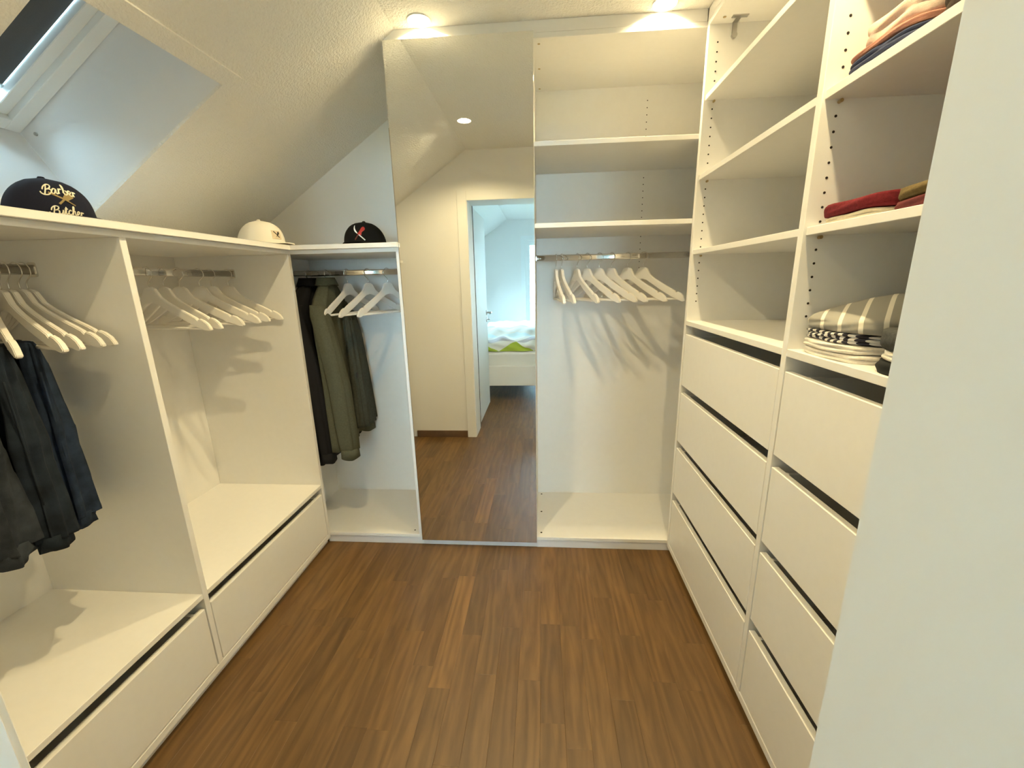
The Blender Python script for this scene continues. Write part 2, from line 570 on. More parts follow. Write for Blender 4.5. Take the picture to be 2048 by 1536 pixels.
w3 = thing('added_roof_window', 'unseen second roof window added to light the bedroom', 'window', tuple(sp(SL_LEN / 2, (BS0 + BS1) / 2, 0.33)))
w3['kind'] = 'structure'
for q in ((a, b, BS1 - 0.05, BS1 - 0.004), (a, b, BS0 + 0.004, BS0 + 0.05), (a, a + FW, BS0 + 0.05, BS1 - 0.05), (b - FW, b, BS0 + 0.05, BS1 - 0.05)):
    bm = bmesh.new(); sbox(bm, *q, 0.325, 0.395, 0.002); obj('frame_bar', bm, FRAMEW, w3)
bm = bmesh.new(); sbox(bm, a + FW, b - FW, BS0 + 0.05, BS1 - 0.05, 0.36, 0.364); obj('pane', bm, GLASS, w3)

# walls
def gable(x0, x1, zt=CZ):
    pts = [(x0, 0.0), (x1, 0.0), (x1, zt)]
    pts += [(SLX, zt), (x0, slz(x0))] if x0 < SLX else [(x0, zt)]
    return pts


bm = bmesh.new()
prism(bm, gable(XL - 0.1, XR + 0.1), lambda a, b: (a, 0.490, b - 0.0), lambda a, b: (a, 0.590, b))
struct('wall_back', bm, PAINT, 'white gable wall behind the low cabinet')
bm = bmesh.new(); box(bm, XL - 0.1, XL, WY1, 0.49, 0, slz(XL) - 0.003)
struct('wall_left', bm, PAINT, 'low white knee wall under the roof slope')
bm = bmesh.new(); box(bm, XR, XR + 0.1, WY1, 0.49, 0, CZ)
struct('wall_right', bm, PAINT, 'white wall behind the tall shelf cabinet')
DX0, DX1, DZ = 0.527, 1.427, 1.997
bm = bmesh.new()
xl_ = -1.2
pts = [(xl_, 0), (DX0, 0), (DX0, DZ), (DX1, DZ), (DX1, 0), (3.0, 0), (3.0, CZ), (SLX, CZ), (xl_, slz(xl_))]
prism(bm, pts, lambda a, b: (a, WY0, b), lambda a, b: (a, WY1, b))
struct('wall_door', bm, PAINT, 'white wall with the bedroom doorway, seen in the mirror')
bm = bmesh.new()
W2X0, W2X1, W2Z0, W2Z1 = 0.86, 2.10, 0.03, 2.00
pts = [(xl_, 0), (W2X0, 0), (W2X0, W2Z1), (W2X1, W2Z1), (W2X1, 0), (3.0, 0), (3.0, CZ), (SLX, CZ), (xl_, slz(xl_))]
prism(bm, pts, lambda a, b: (a, BY - 0.18, b), lambda a, b: (a, BY, b))
struct('wall_bedroom', bm, PAINT, 'pale bedroom gable wall with balcony window, seen in the mirror')
bm = bmesh.new(); box(bm, xl_ - 0.1, xl_, BY, WY0, 0, slz(xl_))
struct('wall_bedroom_left', bm, PAINT, 'low white bedroom knee wall')
bm = bmesh.new(); box(bm, 3.0, 3.1, BY - 0.1, WY0, 0, CZ)
struct('wall_bedroom_right', bm, PAINT, 'white bedroom side wall')
# brown baseboards on the closet side of the door wall
bm = bmesh.new(); box(bm, 0.012, 0.475, WY1, WY1 + 0.014, 0, 0.060, 0.002)
struct('baseboard_door', bm, BASEB, 'dark brown wooden baseboard beside the doorway')
bm = bmesh.new(); box(bm, 1.483, 1.772, WY1, WY1 + 0.014, 0, 0.060, 0.002)
struct('baseboard_door_right', bm, BASEB, 'dark brown wooden baseboard between doorway and drawers')

# bedroom balcony window
w2 = thing('window_2', 'bright balcony window of the bedroom, seen in the mirror', 'window', ((W2X0 + W2X1) / 2, BY - 0.09, 0))
w2['kind'] = 'structure'
bm = bmesh.new()
for q in ((W2X0, W2X0 + 0.07, 0, W2Z1), (W2X1 - 0.07, W2X1, 0, W2Z1)): box(bm, q[0], q[1], BY - 0.13, BY - 0.05, q[2], q[3])
box(bm, W2X0 + 0.07, W2X1 - 0.07, BY - 0.13, BY - 0.05, W2Z1 - 0.07, W2Z1)
box(bm, W2X0 + 0.07, W2X1 - 0.07, BY - 0.13, BY - 0.05, 0, 0.08)
box(bm, 1.44, 1.53, BY - 0.13, BY - 0.05, 0.08, W2Z1 - 0.07)
obj('window_frame', bm, FRAMEW, w2)
for xa, xb in ((W2X0 + 0.07, 1.44), (1.53, W2X1 - 0.07)):
    bm = bmesh.new(); box(bm, xa, xb, BY - 0.095, BY - 0.089, 0.08, W2Z1 - 0.07); obj('pane', bm, GLASS, w2)
bm = bmesh.new()
box(bm, W2X0 - 0.075, W2X0 - 0.001, BY - 0.001, BY + 0.012, 0, W2Z1 + 0.075); box(bm, W2X1 + 0.001, W2X1 + 0.075, BY - 0.001, BY + 0.012, 0, W2Z1 + 0.075)
box(bm, W2X0 - 0.001, W2X1 + 0.001, BY - 0.001, BY + 0.012, W2Z1 + 0.001, W2Z1 + 0.075)
obj('casing', bm, FRAMEW, w2)
# balcony railing outside
rl = thing('balcony_railing', 'thin metal balcony railing outside the bright bedroom window', 'railing', (1.5, BY - 1.0, 0))
for z in (0.98, 0.90):
    bm = bmesh.new(); box(bm, 0.2, 2.9, BY - 1.02, BY - 0.99, z, z + 0.025); obj('rail', bm, STEEL, rl)
for i in range(4):
    bm = bmesh.new(); box(bm, 0.3 + i * 0.85, 0.33 + i * 0.85, BY - 1.02, BY - 0.99, -0.1, 0.90); obj('post', bm, STEEL, rl)
bm = bmesh.new(); box(bm, 0.0, 3.1, BY - 1.2, BY - 0.18, -0.2, -0.1)
struct('floor_balcony', bm, mat('balcony_concrete', (0.45, 0.44, 0.42), 0.8, noise=0.1, nscale=8), 'grey concrete balcony slab')

# unseen ground below the balcony, added to block sky light from below
bm = bmesh.new(); box(bm, -60, 60, -60, 60, -3.3, -3.2)
struct('floor_ground', bm, mat('unseen_ground', (0.12, 0.14, 0.08), 0.95, noise=0.3, nscale=0.8), 'unseen ground far below the balcony, added to block low sky light')

# daylight portals in the openings (guide the sky light, give none of their own)
for loc, rot, sx_, sy_ in (((1.48, BY + 0.02, 1.0), (math.radians(-90), 0, 0), 1.1, 1.85), (tuple(sp(SL_LEN / 2, (KY0 + KY1) / 2, 0.36)), (0, -math.atan2(SLM, 1), 0), 0.6, 0.4), (tuple(sp(SL_LEN / 2, (BS0 + BS1) / 2, 0.35)), (0, -math.atan2(SLM, 1), 0), 0.62, 1.1)):
    ld = bpy.data.lights.new('window_portal', 'AREA'); ld.shape = 'RECTANGLE'; ld.size = sx_; ld.size_y = sy_
    ld.cycles.is_portal = True
    lo = bpy.data.objects.new('window_portal', ld); C.objects.link(lo); lo.location = loc; lo.rotation_euler = rot

# door: jamb, casing and the leaf standing open into the bedroom
door = thing('door_1', 'white door frame with the white door standing open into the bedroom', 'door', (1.0, (WY0 + WY1) / 2, 0))
door['kind'] = 'structure'
JX0, JX1, JZ = 0.554, 1.403, 1.974
bm = bmesh.new(); box(bm, DX0, JX0, WY0 - 0.004, WY1 + 0.004, 0, JZ, 0.001); obj('jamb', bm, DOORW, door)
bm = bmesh.new(); box(bm, JX1, DX1, WY0 - 0.004, WY1 + 0.0110, 0, JZ, 0.001); obj('jamb', bm, DOORW, door)
bm = bmesh.new(); box(bm, DX0, DX1, WY0 - 0.004, WY1 + 0.004, JZ, DZ, 0.001); obj('jamb_head', bm, DOORW, door)
for nm, q in (('casing', (0.475, 0.550, 0, 2.047)), ('casing', (JX1 + 0.004, 1.482, 0, 2.047)), ('casing_head', (0.550, JX1 + 0.004, 1.974, 2.047))):
    bm = bmesh.new(); box(bm, q[0], q[1], WY1, WY1 + 0.013, q[2], q[3], 0.0015); obj(nm, bm, DOORW, door)
for q in ((0.475, 0.545, 0, 2.047), (JX1 + 0.008, 1.482, 0, 2.047), (0.545, JX1 + 0.008, 1.978, 2.047)):
    bm = bmesh.new(); box(bm, q[0], q[1], WY0 - 0.013, WY0, q[2], q[3], 0.0015); obj('casing', bm, DOORW, door)
bm = bmesh.new(); box(bm, 0.500, 0.540, -2.682, -1.848, 0.008, 1.982, 0.001)
leaf = obj('door_leaf', bm, DOORW, door)
bm = bmesh.new()
hy = -2.625
tube(bm, [(0.539, hy, 1.03), (0.546, hy, 1.03)], 0.026, 20)
tube(bm, [(0.545, hy, 1.03), (0.588, hy, 1.03), (0.593, hy + 0.006, 1.03), (0.593, hy + 0.125, 1.03)], 0.0095, 12)
bmesh.ops.remove_doubles(bm, verts=bm.verts[:], dist=0.0001)
obj('door_handle', bm, STEEL, leaf, smooth=True)
bm = bmesh.new()
tube(bm, [(0.539, hy, 0.955), (0.546, hy, 0.955)], 0.026, 20); tube(bm, [(0.546, hy, 0.955), (0.575, hy, 0.955)], 0.006, 8)
obj('key_rosette', bm, STEEL, leaf, smooth=True)
bm = bmesh.new(); box(bm, 0.5415, 0.5580, -1.8445, -1.8342, 0.008, JZ, 0); obj('gap_shade_strip', bm, GAP_SHADE, door)  # dark strip paints the shaded gap between jamb and leaf
for z in (0.25, 1.72):
    bm = bmesh.new(); tube(bm, [(0.546, -1.842, z), (0.546, -1.842, z + 0.09)], 0.007, 10); obj('hinge', bm, STEEL, door)


# ------------------------------------------------------------------ cabinets
def rail_mesh(p0, p1, h=0.028, w=0.015):
    """oval hanging rail from p0 to p1 (centre line)"""
    bm = bmesh.new()
    p0, p1 = Vector(p0), Vector(p1)
    d = (p1 - p0).normalized(); sd = Vector((-d.y, d.x, 0))
    prof = []
    for k in range(20):
        a = 2 * math.pi * k / 20
        ca, sa = math.cos(a), math.sin(a)
        prof.append((math.copysign(abs(ca) ** 0.28, ca) * w / 2, math.copysign(abs(sa) ** 0.75, sa) * h / 2))
    A = [bm.verts.new(p0 + sd * u + Vector((0, 0, v))) for u, v in prof]
    B = [bm.verts.new(p1 + sd * u + Vector((0, 0, v))) for u, v in prof]
    for k in range(20): bm.faces.new((A[k], A[(k + 1) % 20], B[(k + 1) % 20], B[k]))
    bm.faces.new(A[::-1]); bm.faces.new(B)
    return bm


def add_rail(parent, p0, p1):
    r = obj('clothes_rail', rail_mesh(p0, p1), CHROME, parent, smooth=True, label='chrome oval clothes rail')
    for e in r.data.edges: pass
    d = (Vector(p1) - Vector(p0)).normalized()
    for p, s in ((p0, 1), (p1, -1)):
        q = Vector(p)
        obj('rail_bracket', rail_mesh(q + d * s * 0.0005, q + d * s * 0.004, 0.040, 0.026), CHROME, r, smooth=False)
    return r


def drawer_x(parent, xf, s, y0, y1, z0, z1, depth=0.50):
    """drawer whose front faces the room along x; s=+1 when the box lies towards +x"""
    xa, xb = sorted((xf, xf + s * 0.019))
    d = board('drawer', parent, xa, xb, y0, y1, z0, z1, bev=0.0012)
    bm = bmesh.new()
    t = 0.012
    zb, zt = z0 + 0.02, z1 - 0.012
    x0_, x1_ = sorted((xf + s * 0.0195, xf + s * depth))
    a, b = y0 + 0.012, y1 - 0.012
    box(bm, x0_, x1_, a, a + t, zb, zt); box(bm, x0_, x1_, b - t, b, zb, zt)
    xk0, xk1 = (x1_ - t, x1_) if s > 0 else (x0_, x0_ + t)
    box(bm, xk0, xk1, a + t, b - t, zb, zt)
    box(bm, x0_, x1_, a + t, b - t, zb, zb + 0.008)
    bmesh.ops.remove_doubles(bm, verts=bm.verts[:], dist=0.0001)
    obj('drawer_box', bm, WHITE_IN, d)
    return d


def disc(bm, c, n, r, seg=10, h=0.0006):
    c, n = Vector(c), Vector(n)
    tube(bm, [c - n * 0.0004, c + n * h], r, seg)


# --- left low cabinet with two hanging bays
lc = thing('wardrobe_cabinet', 'low white open cabinet along the knee wall with two hanging bays over drawers', 'cabinet', (-0.28, -0.77, 0))
TOPB0, TOPB1 = 1.4935, 1.5112
board('side_panel', lc, -0.553, 0, -0.0205, -0.0010, 0.0317, TOPB0)
board('partition', lc, -0.553, 0, -0.7950, -0.7755, 0.058, TOPB0)
board('side_panel', lc, -0.553, 0, -1.540, -1.5205, 0.0317, TOPB0)
board('top_panel', lc, -0.553, 0.0, -1.540, -0.0010, TOPB0 + 0.0002, TOPB1)
board('bottom_panel', lc, -0.553, 0.0, -1.5200, -0.0210, 0.0317, 0.0578)
for ya, yb in ((-0.7750, -0.0210), (-1.5200, -0.7955)):
    board('shelf', lc, -0.553, -0.0005, ya, yb, 0.333, 0.351)
bm = bmesh.new(); box(bm, -0.559, -0.5535, -1.54, -0.001, 0.0317, TOPB1); obj('back_panel', bm, WHITE_IN, lc)
board('plinth', lc, -0.036, -0.020, -1.54, -0.001, 0.0, 0.0315, PLINTH)
drawer_x(lc, -0.0010, -1, -0.7715, -0.0250, 0.0625, 0.2975)
drawer_x(lc, -0.0010, -1, -1.5165, -0.7990, 0.0625, 0.2945)
RZL = 1.414
add_rail(lc, (-0.28, -0.7755, RZL), (-0.28, -0.0205, RZL))
add_rail(lc, (-0.28, -1.5205, RZL), (-0.28, -0.7950, RZL))

# --- low cabinet under the slope at the back
bc = thing('wardrobe_cabinet', 'low white open cabinet beside the mirror holding the olive jacket', 'cabinet', (0.155, 0.24, 0))
board('side_panel', bc, 0.4915, 0.5105, 0.0, 0.477, 0.0432, TOPB0)
board('side_panel', bc, -0.205, -0.186, 0.0005, 0.477, 0.0432, TOPB0)
board('top_panel', bc, -0.205, 0.5105, 0.0, 0.477, TOPB0 + 0.0002, TOPB1)
board('bottom_panel', bc, -0.186, 0.4912, 0.0, 0.477, 0.0432, 0.0612)
bm = bmesh.new(); box(bm, -0.205, 0.5105, 0.4772, 0.483, 0.0432, TOPB1); obj('back_panel', bm, WHITE_IN, bc)
board('plinth', bc, -0.015, 0.5105, 0.006, 0.022, 0.0, 0.043, PLINTH)
add_rail(bc, (-0.186, 0.24, RZL), (0.4915, 0.24, RZL))
bm = bmesh.new(); disc(bm, (0.457, 0.036, 0.0612), (0, 0, 1), 0.0045); obj('cam_lock', bm, HOLE, bc)

# --- L-shaped worktop over both
bm = bmesh.new()
pts = [(-0.598, -1.550), (0.020, -1.550), (0.020, -0.032), (0.5090, -0.032), (0.5090, 0.488), (-0.598, 0.488)]
prism(bm, pts, lambda a, b: (a, b, TOPB1 + 0.0003), lambda a, b: (a, b, 1.531))
bmesh.ops.bevel(bm, geom=bm.edges[:], offset=0.001, segments=1, affect='EDGES')
wt = obj('worktop', bm, WHITE)
tag(wt, 'long L-shaped white board topping the low cabinets, caps lying on it', 'worktop')
WT = 1.531

# --- tall cabinet at the back: mirror and open bay
tc = thing('wardrobe_cabinet', 'tall white cabinet at the back with mirror and open hanging bay', 'cabinet', (1.19, 0.24, 0))
T0Z = 2.2750
MX0, MX1, MZ0, MZ1 = 0.5107, 1.1136, 0.034, 2.297
board('side_panel', tc, 0.5125, 0.5315, 0.010, 0.477, 0.0432, T0Z)
board('side_panel', tc, 1.0950, 1.1140, 0.0005, 0.477, 0.0432, T0Z)
board('side_panel', tc, 1.950, 1.969, 0.0, 0.477, 0.0432, T0Z)
board('top_panel', tc, 0.5125, 1.0945, 0.010, 0.477, T0Z, T0Z + 0.019)
board('top_panel', tc, 1.0950, 1.969, 0.0, 0.477, T0Z + 0.0002, T0Z + 0.019)
board('bottom_panel', tc, 1.1142, 1.9498, 0.0, 0.477, 0.0432, 0.0612)
bm = bmesh.new(); box(bm, 0.5125, 1.969, 0.4772, 0.483, 0.0432, T0Z + 0.019); bkp = obj('back_panel', bm, WHITE_IN, tc)
board('plinth', tc, 0.5109, 1.79, 0.006, 0.022, 0.0, 0.0336, PLINTH)
board('plinth', tc, 1.1145, 1.79, 0.0045, 0.0058, 0.0, 0.043, PLINTH)
board('shelf', tc, 1.1142, 1.9498, 0.0005, 0.4765, 1.8940, 1.9125)
board('shelf', tc, 1.1142, 1.9498, 0.0005, 0.4765, 1.5750, 1.5940)
bm = bmesh.new()
prism(bm, [(0.5125, T0Z + 0.0195), (1.773, T0Z + 0.0195), (1.773, CZ - 0.001), (SLX, CZ - 0.001), (0.5125, slz(0.5125) - 0.001)], lambda a, b: (a, 0.0, b), lambda a, b: (a, 0.016, b))
obj('fascia', bm, WHITE, tc)
add_rail(tc, (1.1140, 0.24, 1.461), (1.950, 0.24, 1.461))
bm = bmesh.new(); box(bm, MX0, MX1, -0.0060, -0.0003, MZ0, MZ1, 0.0006)
md = obj('mirror_door', bm, WHITE, tc, label='tall narrow frameless mirror panel')
bm = bmesh.new(); box(bm, MX0, MX1, -0.0104, -0.0062, MZ0, MZ1, 0.0007); obj('mirror_glass', bm, MIRROR, md)
bm = bmesh.new(); box(bm, MX0 - 0.0022, MX0 - 0.0002, -0.0108, -0.0003, MZ0, 1.985, 0.0004); obj('edge_strip', bm, CHROME, md, label='bright edge strip')
for p, n in ([((1.135, y, T0Z), (0, 0, -1)) for y in (0.042, 0.246, 0.447)] + [((1.137, y, 0.0612), (0, 0, 1)) for y in (0.041, 0.247, 0.450)]):
    bm = bmesh.new(); disc(bm, p, n, 0.0055); obj('cam_lock', bm, HOLE if n[2] > 0 else BRASSY, tc)
bm = bmesh.new()
for i in range(28):
    z = 2.211 - 0.032 * i
    if abs(z - 1.903) > 0.014 and abs(z - 1.585) > 0.014 and z > 1.33:
        disc(bm, (1.669, 0.4772, z), (0, -1, 0), 0.0026, 8)
obj('peg_hole', bm, HOLE, tc, kind='stuff')

# --- right tall cabinet: shelves over two columns of drawers
rc = thing('wardrobe_cabinet', 'tall white shelf cabinet with two columns of four drawers', 'cabinet', (2.07, -0.77, 0))
RXF, RXB = 1.7740, 2.36
board('side_panel', rc, RXF, RXB, -0.0225, -0.0010, 0.0317, T0Z - 0.002)
board('partition', rc, RXF, RXB, -0.8000, -0.7785, 0.0582, T0Z - 0.002)
board('side_panel', rc, RXF, RXB, -1.5540, -1.5340, 0.0317, T0Z - 0.002)
board('top_panel', rc, RXF, RXB, -1.5540, -0.0010, T0Z - 0.0018, T0Z + 0.017)
board('fascia', rc, RXF + 0.0005, RXF + 0.0165, -1.554, -0.001, T0Z + 0.0175, CZ - 0.001)
board('bottom_panel', rc, RXF, RXB, -1.5335, -0.0230, 0.0317, 0.0580)
bm = bmesh.new(); box(bm, RXB + 0.0005, RXB + 0.006, -1.554, -0.001, 0.0317, T0Z + 0.017); obj('back_panel', bm, WHITE_IN, rc)
board('plinth', rc, RXF + 0.030, RXF + 0.046, -1.554, -0.001, 0.0, 0.0315, PLINTH)
COLS = ((-0.7780, -0.0230), (-1.5335, -0.8005))
SHZ = [1.171, 1.466, 1.754, 2.039]
for ci, (ya, yb) in enumerate(COLS):
    board('fixed_shelf', rc, RXF + 0.0003, RXB, ya, yb, 1.152, 1.171)
    for z in SHZ[1:]:
        s_ = board('shelf', rc, RXF + 0.006, RXB, ya + 0.0005, yb - 0.0005, z - 0.0185, z)
        for yy, dn in ((yb - 0.0005, -1), (ya + 0.0005, 1)):
            bm = bmesh.new()
            tube(bm, [(RXF + 0.037, yy, z - 0.024), (RXF + 0.037, yy + dn * 0.010, z - 0.024)], 0.0042, 8)
            obj('shelf_pin', bm, BRASSY, s_)
    for z0, z1 in ((0.8810, 1.1130), (0.6130, 0.8450), (0.3450, 0.5765), (0.0620, 0.3020)):
        drawer_x(rc, RXF + 0.0008, 1, ya + 0.0035, yb - 0.0035, z0, z1, 0.52)
for yy in (-0.0225, -0.8000):
    bm = bmesh.new()
    for i in range(31):
        z = 1.254 + 0.032 * i
        if all(not (-0.03 < z - s < 0.006) for s in SHZ):
            disc(bm, (RXF + 0.035, yy, z), (0, -1, 0), 0.0030, 8)
    obj('peg_hole', bm, HOLE, rc, kind='stuff')
# fitting left under the top panel and its screws
bm = bmesh.new()
box(bm, 1.838, 1.893, -0.075, -0.058, T0Z - 0.0052, T0Z - 0.002)
box(bm, 1.856, 1.872, -0.058, -0.030, T0Z - 0.0052, T0Z - 0.002)
box(bm, 1.856, 1.872, -0.030, -0.0235, T0Z - 0.040, T0Z - 0.002)
tube(bm, [(1.864, -0.0235, T0Z - 0.045), (1.864, -0.034, T0Z - 0.045)], 0.010, 12)
bmesh.ops.remove_doubles(bm, verts=bm.verts[:], dist=0.0001)
obj('hinge_plate', bm, STEEL, rc, label='bare metal hinge plate')
bm = bmesh.new(); disc(bm, (1.812, -0.063, T0Z - 0.002), (0, 0, -1), 0.006); obj('cam_lock', bm, BRASSY, rc)


# ------------------------------------------------------------------ ceiling spotlights
def spot_light(x, y, power, label, group='recessed ceiling spotlights'):
    t = thing('ceiling_spotlight', label, 'spotlight', (x, y, CZ), group=group)
    bm = bmesh.new()
    lathe(bm, [(0.0412, CZ + 0.0150), (0.0412, CZ - 0.0012), (0.0425, CZ - 0.0030), (0.0470, CZ - 0.0030), (0.0480, CZ - 0.0003), (0.0425, CZ - 0.0003)], x, y, 32, False, False)
    obj('trim_ring', bm, FRAMEW, t, smooth=True)
    bm = bmesh.new(); lathe(bm, [(0.0405, CZ + 0.032), (0.0405, CZ + 0.022), (0.030, CZ + 0.0205), (0.015, CZ + 0.0200), (0.002, CZ + 0.0200)], x, y, 24)
    obj('lens', bm, LENS, t, smooth=True)
    ld = bpy.data.lights.new('spot_lamp', 'AREA')
    ld.shape = 'DISK'; ld.size = 0.036; ld.spread = math.radians(165)
    ld.energy = SPOT_W * power; ld.color = SPOT_COL
    lo = bpy.data.objects.new('spot_lamp', ld); C.objects.link(lo)
    lo.parent = t; lo.location = (0, 0, 0.0190)



spot_light(*SPOTS[0], 0.75, 'lit recessed spotlight above the mirror')
spot_light(*SPOTS[1], 0.45, 'lit recessed spotlight above the open hanging bay')
spot_light(*SPOTS[2], 1.0, 'lit recessed spotlight reflected in the mirror near the slope')
spot_light(*SPOTS[3], 0.88, 'lit recessed spotlight over the floor before the drawers')


# ------------------------------------------------------------------ hangers
def hanger_proto():
    t = thing('coat_hanger', 'x', 'hanger')
    up_ = [(0.0, 0.0), (0.014, -0.0015), (0.024, -0.007), (0.032, -0.020), (0.043, -0.037), (0.068, -0.055), (0.11, -0.079), (0.150, -0.100), (0.172, -0.113), (0.178, -0.121), (0.184, -0.116), (0.198, -0.122), (0.213, -0.135), (0.222, -0.152)]
    lo_ = [(0.219, -0.161), (0.206, -0.160), (0.170, -0.146), (0.130, -0.124), (0.090, -0.101), (0.050, -0.076), (0.025, -0.061)]
    z0 = -0.068

    def interp(pts, u):
        for (a, za), (b, zb) in zip(pts[:-1], pts[1:]):
            if a <= u <= b: return za + (zb - za) * (u - a) / max(1e-6, b - a)
        return pts[-1][1]
    low = sorted([(0.0, -0.056)] + lo_) + [(0.222, -0.157)]
    us = sorted(set([u for u, _ in up_] + [0.05, 0.09, 0.13, 0.206]))
    us = [-u for u in us[:0:-1]] + us

    def cv(u): return 0.016 * (abs(u) / 0.222) ** 2
    bm = bmesh.new()
    th = 0.0065
    cols = []
    for u in us:
        zu, zl = interp(up_, abs(u)) + z0, interp(low, abs(u)) + z0
        cols.append([bm.verts.new((u, cv(u) + sy * th, z)) for sy, z in ((-1, zu), (1, zu), (1, zl), (-1, zl))])
    for a, b in zip(cols[:-1], cols[1:]):
        for q in range(4):
            bm.faces.new((a[q], a[(q + 1) % 4], b[(q + 1) % 4], b[q]))
    bm.faces.new(cols[0]); bm.faces.new(cols[-1][::-1])
    bmesh.ops.recalc_face_normals(bm, faces=bm.faces[:])
    rim = [e for e in bm.edges if len(e.link_faces) == 2 and e.calc_face_angle(0) > 0.9 and abs(e.verts[0].co.y - e.verts[1].co.y) < 0.004]
    bmesh.ops.bevel(bm, geom=rim, offset=0.002, segments=2, affect='EDGES')
    obj('hanger_body', bm, HANGW, t)
    bm = bmesh.new()
    tube(bm, [(-0.203, cv(0.203), z0 - 0.150), (-0.1, 0.008, z0 - 0.150), (0.1, 0.008, z0 - 0.150), (0.203, cv(0.203), z0 - 0.150)], 0.0052, 8)
    obj('trouser_bar', bm, HANGW, t, smooth=True)
    bm = bmesh.new()
    pts = [(0, 0, z0 - 0.004), (0, 0, z0 + 0.016), (0.010, 0, z0 + 0.026), (0.0225, 0, -0.030), (0.0225, 0, -0.014)]
    for k in range(1, 9):
        a = math.pi * k / 8 * 1.05
        pts.append((0.0225 * math.cos(a), 0, -0.0195 + 0.0205 * math.sin(a)))
    pts.append((-0.0215, 0, -0.030))
    tube(bm, [Vector(p) + Vector((0, 0, 0.0024)) for p in crom(pts, 3)], 0.0016, 6)
    obj('hook', bm, CHROME, t, smooth=True)
    return t


HP = hanger_proto()
used = [False]


def hang(x, y, ztop, deg, label, group):
    if not used[0]:
        t = HP; used[0] = True
    else:
        t = copy_tree(HP)
    t.location = (x, y, ztop); t.rotation_euler = (0, 0, math.radians(deg))
    tag(t, label, 'hanger', group)
    return t


ORD = ['first', 'second', 'third', 'fourth', 'fifth', 'sixth', 'seventh', 'eighth']
# open bay right of the mirror: front arm points to -y, swung towards +x
BR = [(1.214, 4.2), (1.241, 9.5), (1.317, 18.1), (1.366, 34.0), (1.425, 40.6), (1.485, 34.8), (1.562, 39.4), (1.637, 43.7)]
for i, (x, a) in enumerate(BR):
    hang(x, 0.24, 1.476, -90 + a, f'empty white wooden hanger in the tall bay, {ORD[i]} from the mirror', 'white hangers in the tall bay beside the mirror')
for i, (x, a) in enumerate([(0.141, -13.5), (0.250, -22.8), (0.353, -26.9)]):
    lab = ['empty white wooden hanger next to the olive jacket', 'empty white wooden hanger, middle of three left of the mirror', 'empty white wooden hanger nearest the mirror in the low cabinet'][i]
    hang(x, 0.24, 1.429, -90 + a, lab, 'white hangers in the low cabinet beside the mirror')
LF = [(-0.452, -8), (-0.392, -10), (-0.322, 3), (-0.222, 3), (-0.160, 4), (-0.058, 1)]
for i, (y, a) in enumerate(LF):
    hang(-0.28, y, 1.429, a, f'empty white wooden hanger in the far left bay, {ORD[i]} from the partition', 'white hangers in the far left bay')
LN = [(-1.000, -38), (-0.912, -34), (-0.880, -20), (-0.862, -15), (-0.838, -8), (-0.820, -4)]
LNL = ['white wooden hanger carrying the grey washed jeans, near left bay', 'white wooden hanger carrying the black jeans, near left bay', 'white wooden hanger carrying the dark blue jeans, near left bay',
       'empty white wooden hanger just behind the dark blue jeans hanger', 'empty white wooden hanger second from the partition, near left bay', 'empty white wooden hanger touching the partition, near left bay']
for i, (y, a) in enumerate(LN):
    hang(-0.28, y, 1.429, a, LNL[i], 'white hangers in the near left bay')
hang(-0.066, 0.24, 1.429, -86, 'white wooden hanger inside the black jacket', 'hangers inside the jackets')
hang(0.030, 0.24, 1.429, -80, 'white wooden hanger inside the olive jacket', 'hangers inside the jackets')


# ------------------------------------------------------------------ hanging clothes
def cloth_tube(sections, seg=40, folds=7, amp=0.006, seed=0, zfold=2.0, close_top=True, close_bottom=True):
    """closed hanging cloth: sections = (z, cu, cv, hu, hv): half sizes along u (hanger) and v (thickness)"""
    bm = bmesh.new()
    rings = []
    uvl = bm.loops.layers.uv.new('UVMap')
    for i, (z, cu, cv, hu, hv) in enumerate(sections):
        ring = []
        fr = i / max(1, len(sections) - 1)
        for k in range(seg):
            a = 2 * math.pi * k / seg
            ca, sa = math.cos(a), math.sin(a)
            e = 0.75
            u = math.copysign(abs(ca) ** e, ca) * hu
            v = math.copysign(abs(sa) ** e, sa) * hv
            w = amp * (0.3 + fr) * (math.sin(folds * a + seed + zfold * fr * math.sin(a + seed)) + 0.5 * math.sin((folds * 2 + 1) * a + 2.3 * seed + 3 * fr))
            ring.append(bm.verts.new((cu + u + w * 0.35 * ca, cv + v + w * (0.4 + abs(sa)) * (1 if sa >= 0 else -1), z + 0.004 * math.sin(3 * a + seed) * (1 if i == len(sections) - 1 else 0))))
        rings.append(ring)
    for i in range(len(rings) - 1):
        for k in range(seg):
            q = (k + 1) % seg
            bm.faces.new((rings[i][k], rings[i][q], rings[i + 1][q], rings[i + 1][k]))
    if close_top: bm.faces.new(rings[0][::-1])
    if close_bottom: bm.faces.new(rings[-1])
    return bm


def dense(keys, n):
    """interpolate key sections (sorted by z, top first) smoothly into n sections"""
    out = []
    for i in range(n):
        t = i / (n - 1) * (len(keys) - 1)
        j = min(int(t), len(keys) - 2); f = t - j
        f = f * f * (3 - 2 * f) if 0 < j < len(keys) - 2 else f
        out.append(tuple(a + (b - a) * f for a, b in zip(keys[j], keys[j + 1])))
    return out


def put(bm, x, y, deg):
    """u,v,z hanger frame -> world"""
    bm.transform(Matrix.Translation((x, y, 0)) @ Matrix.Rotation(math.radians(deg), 4, 'Z'))
    return bm


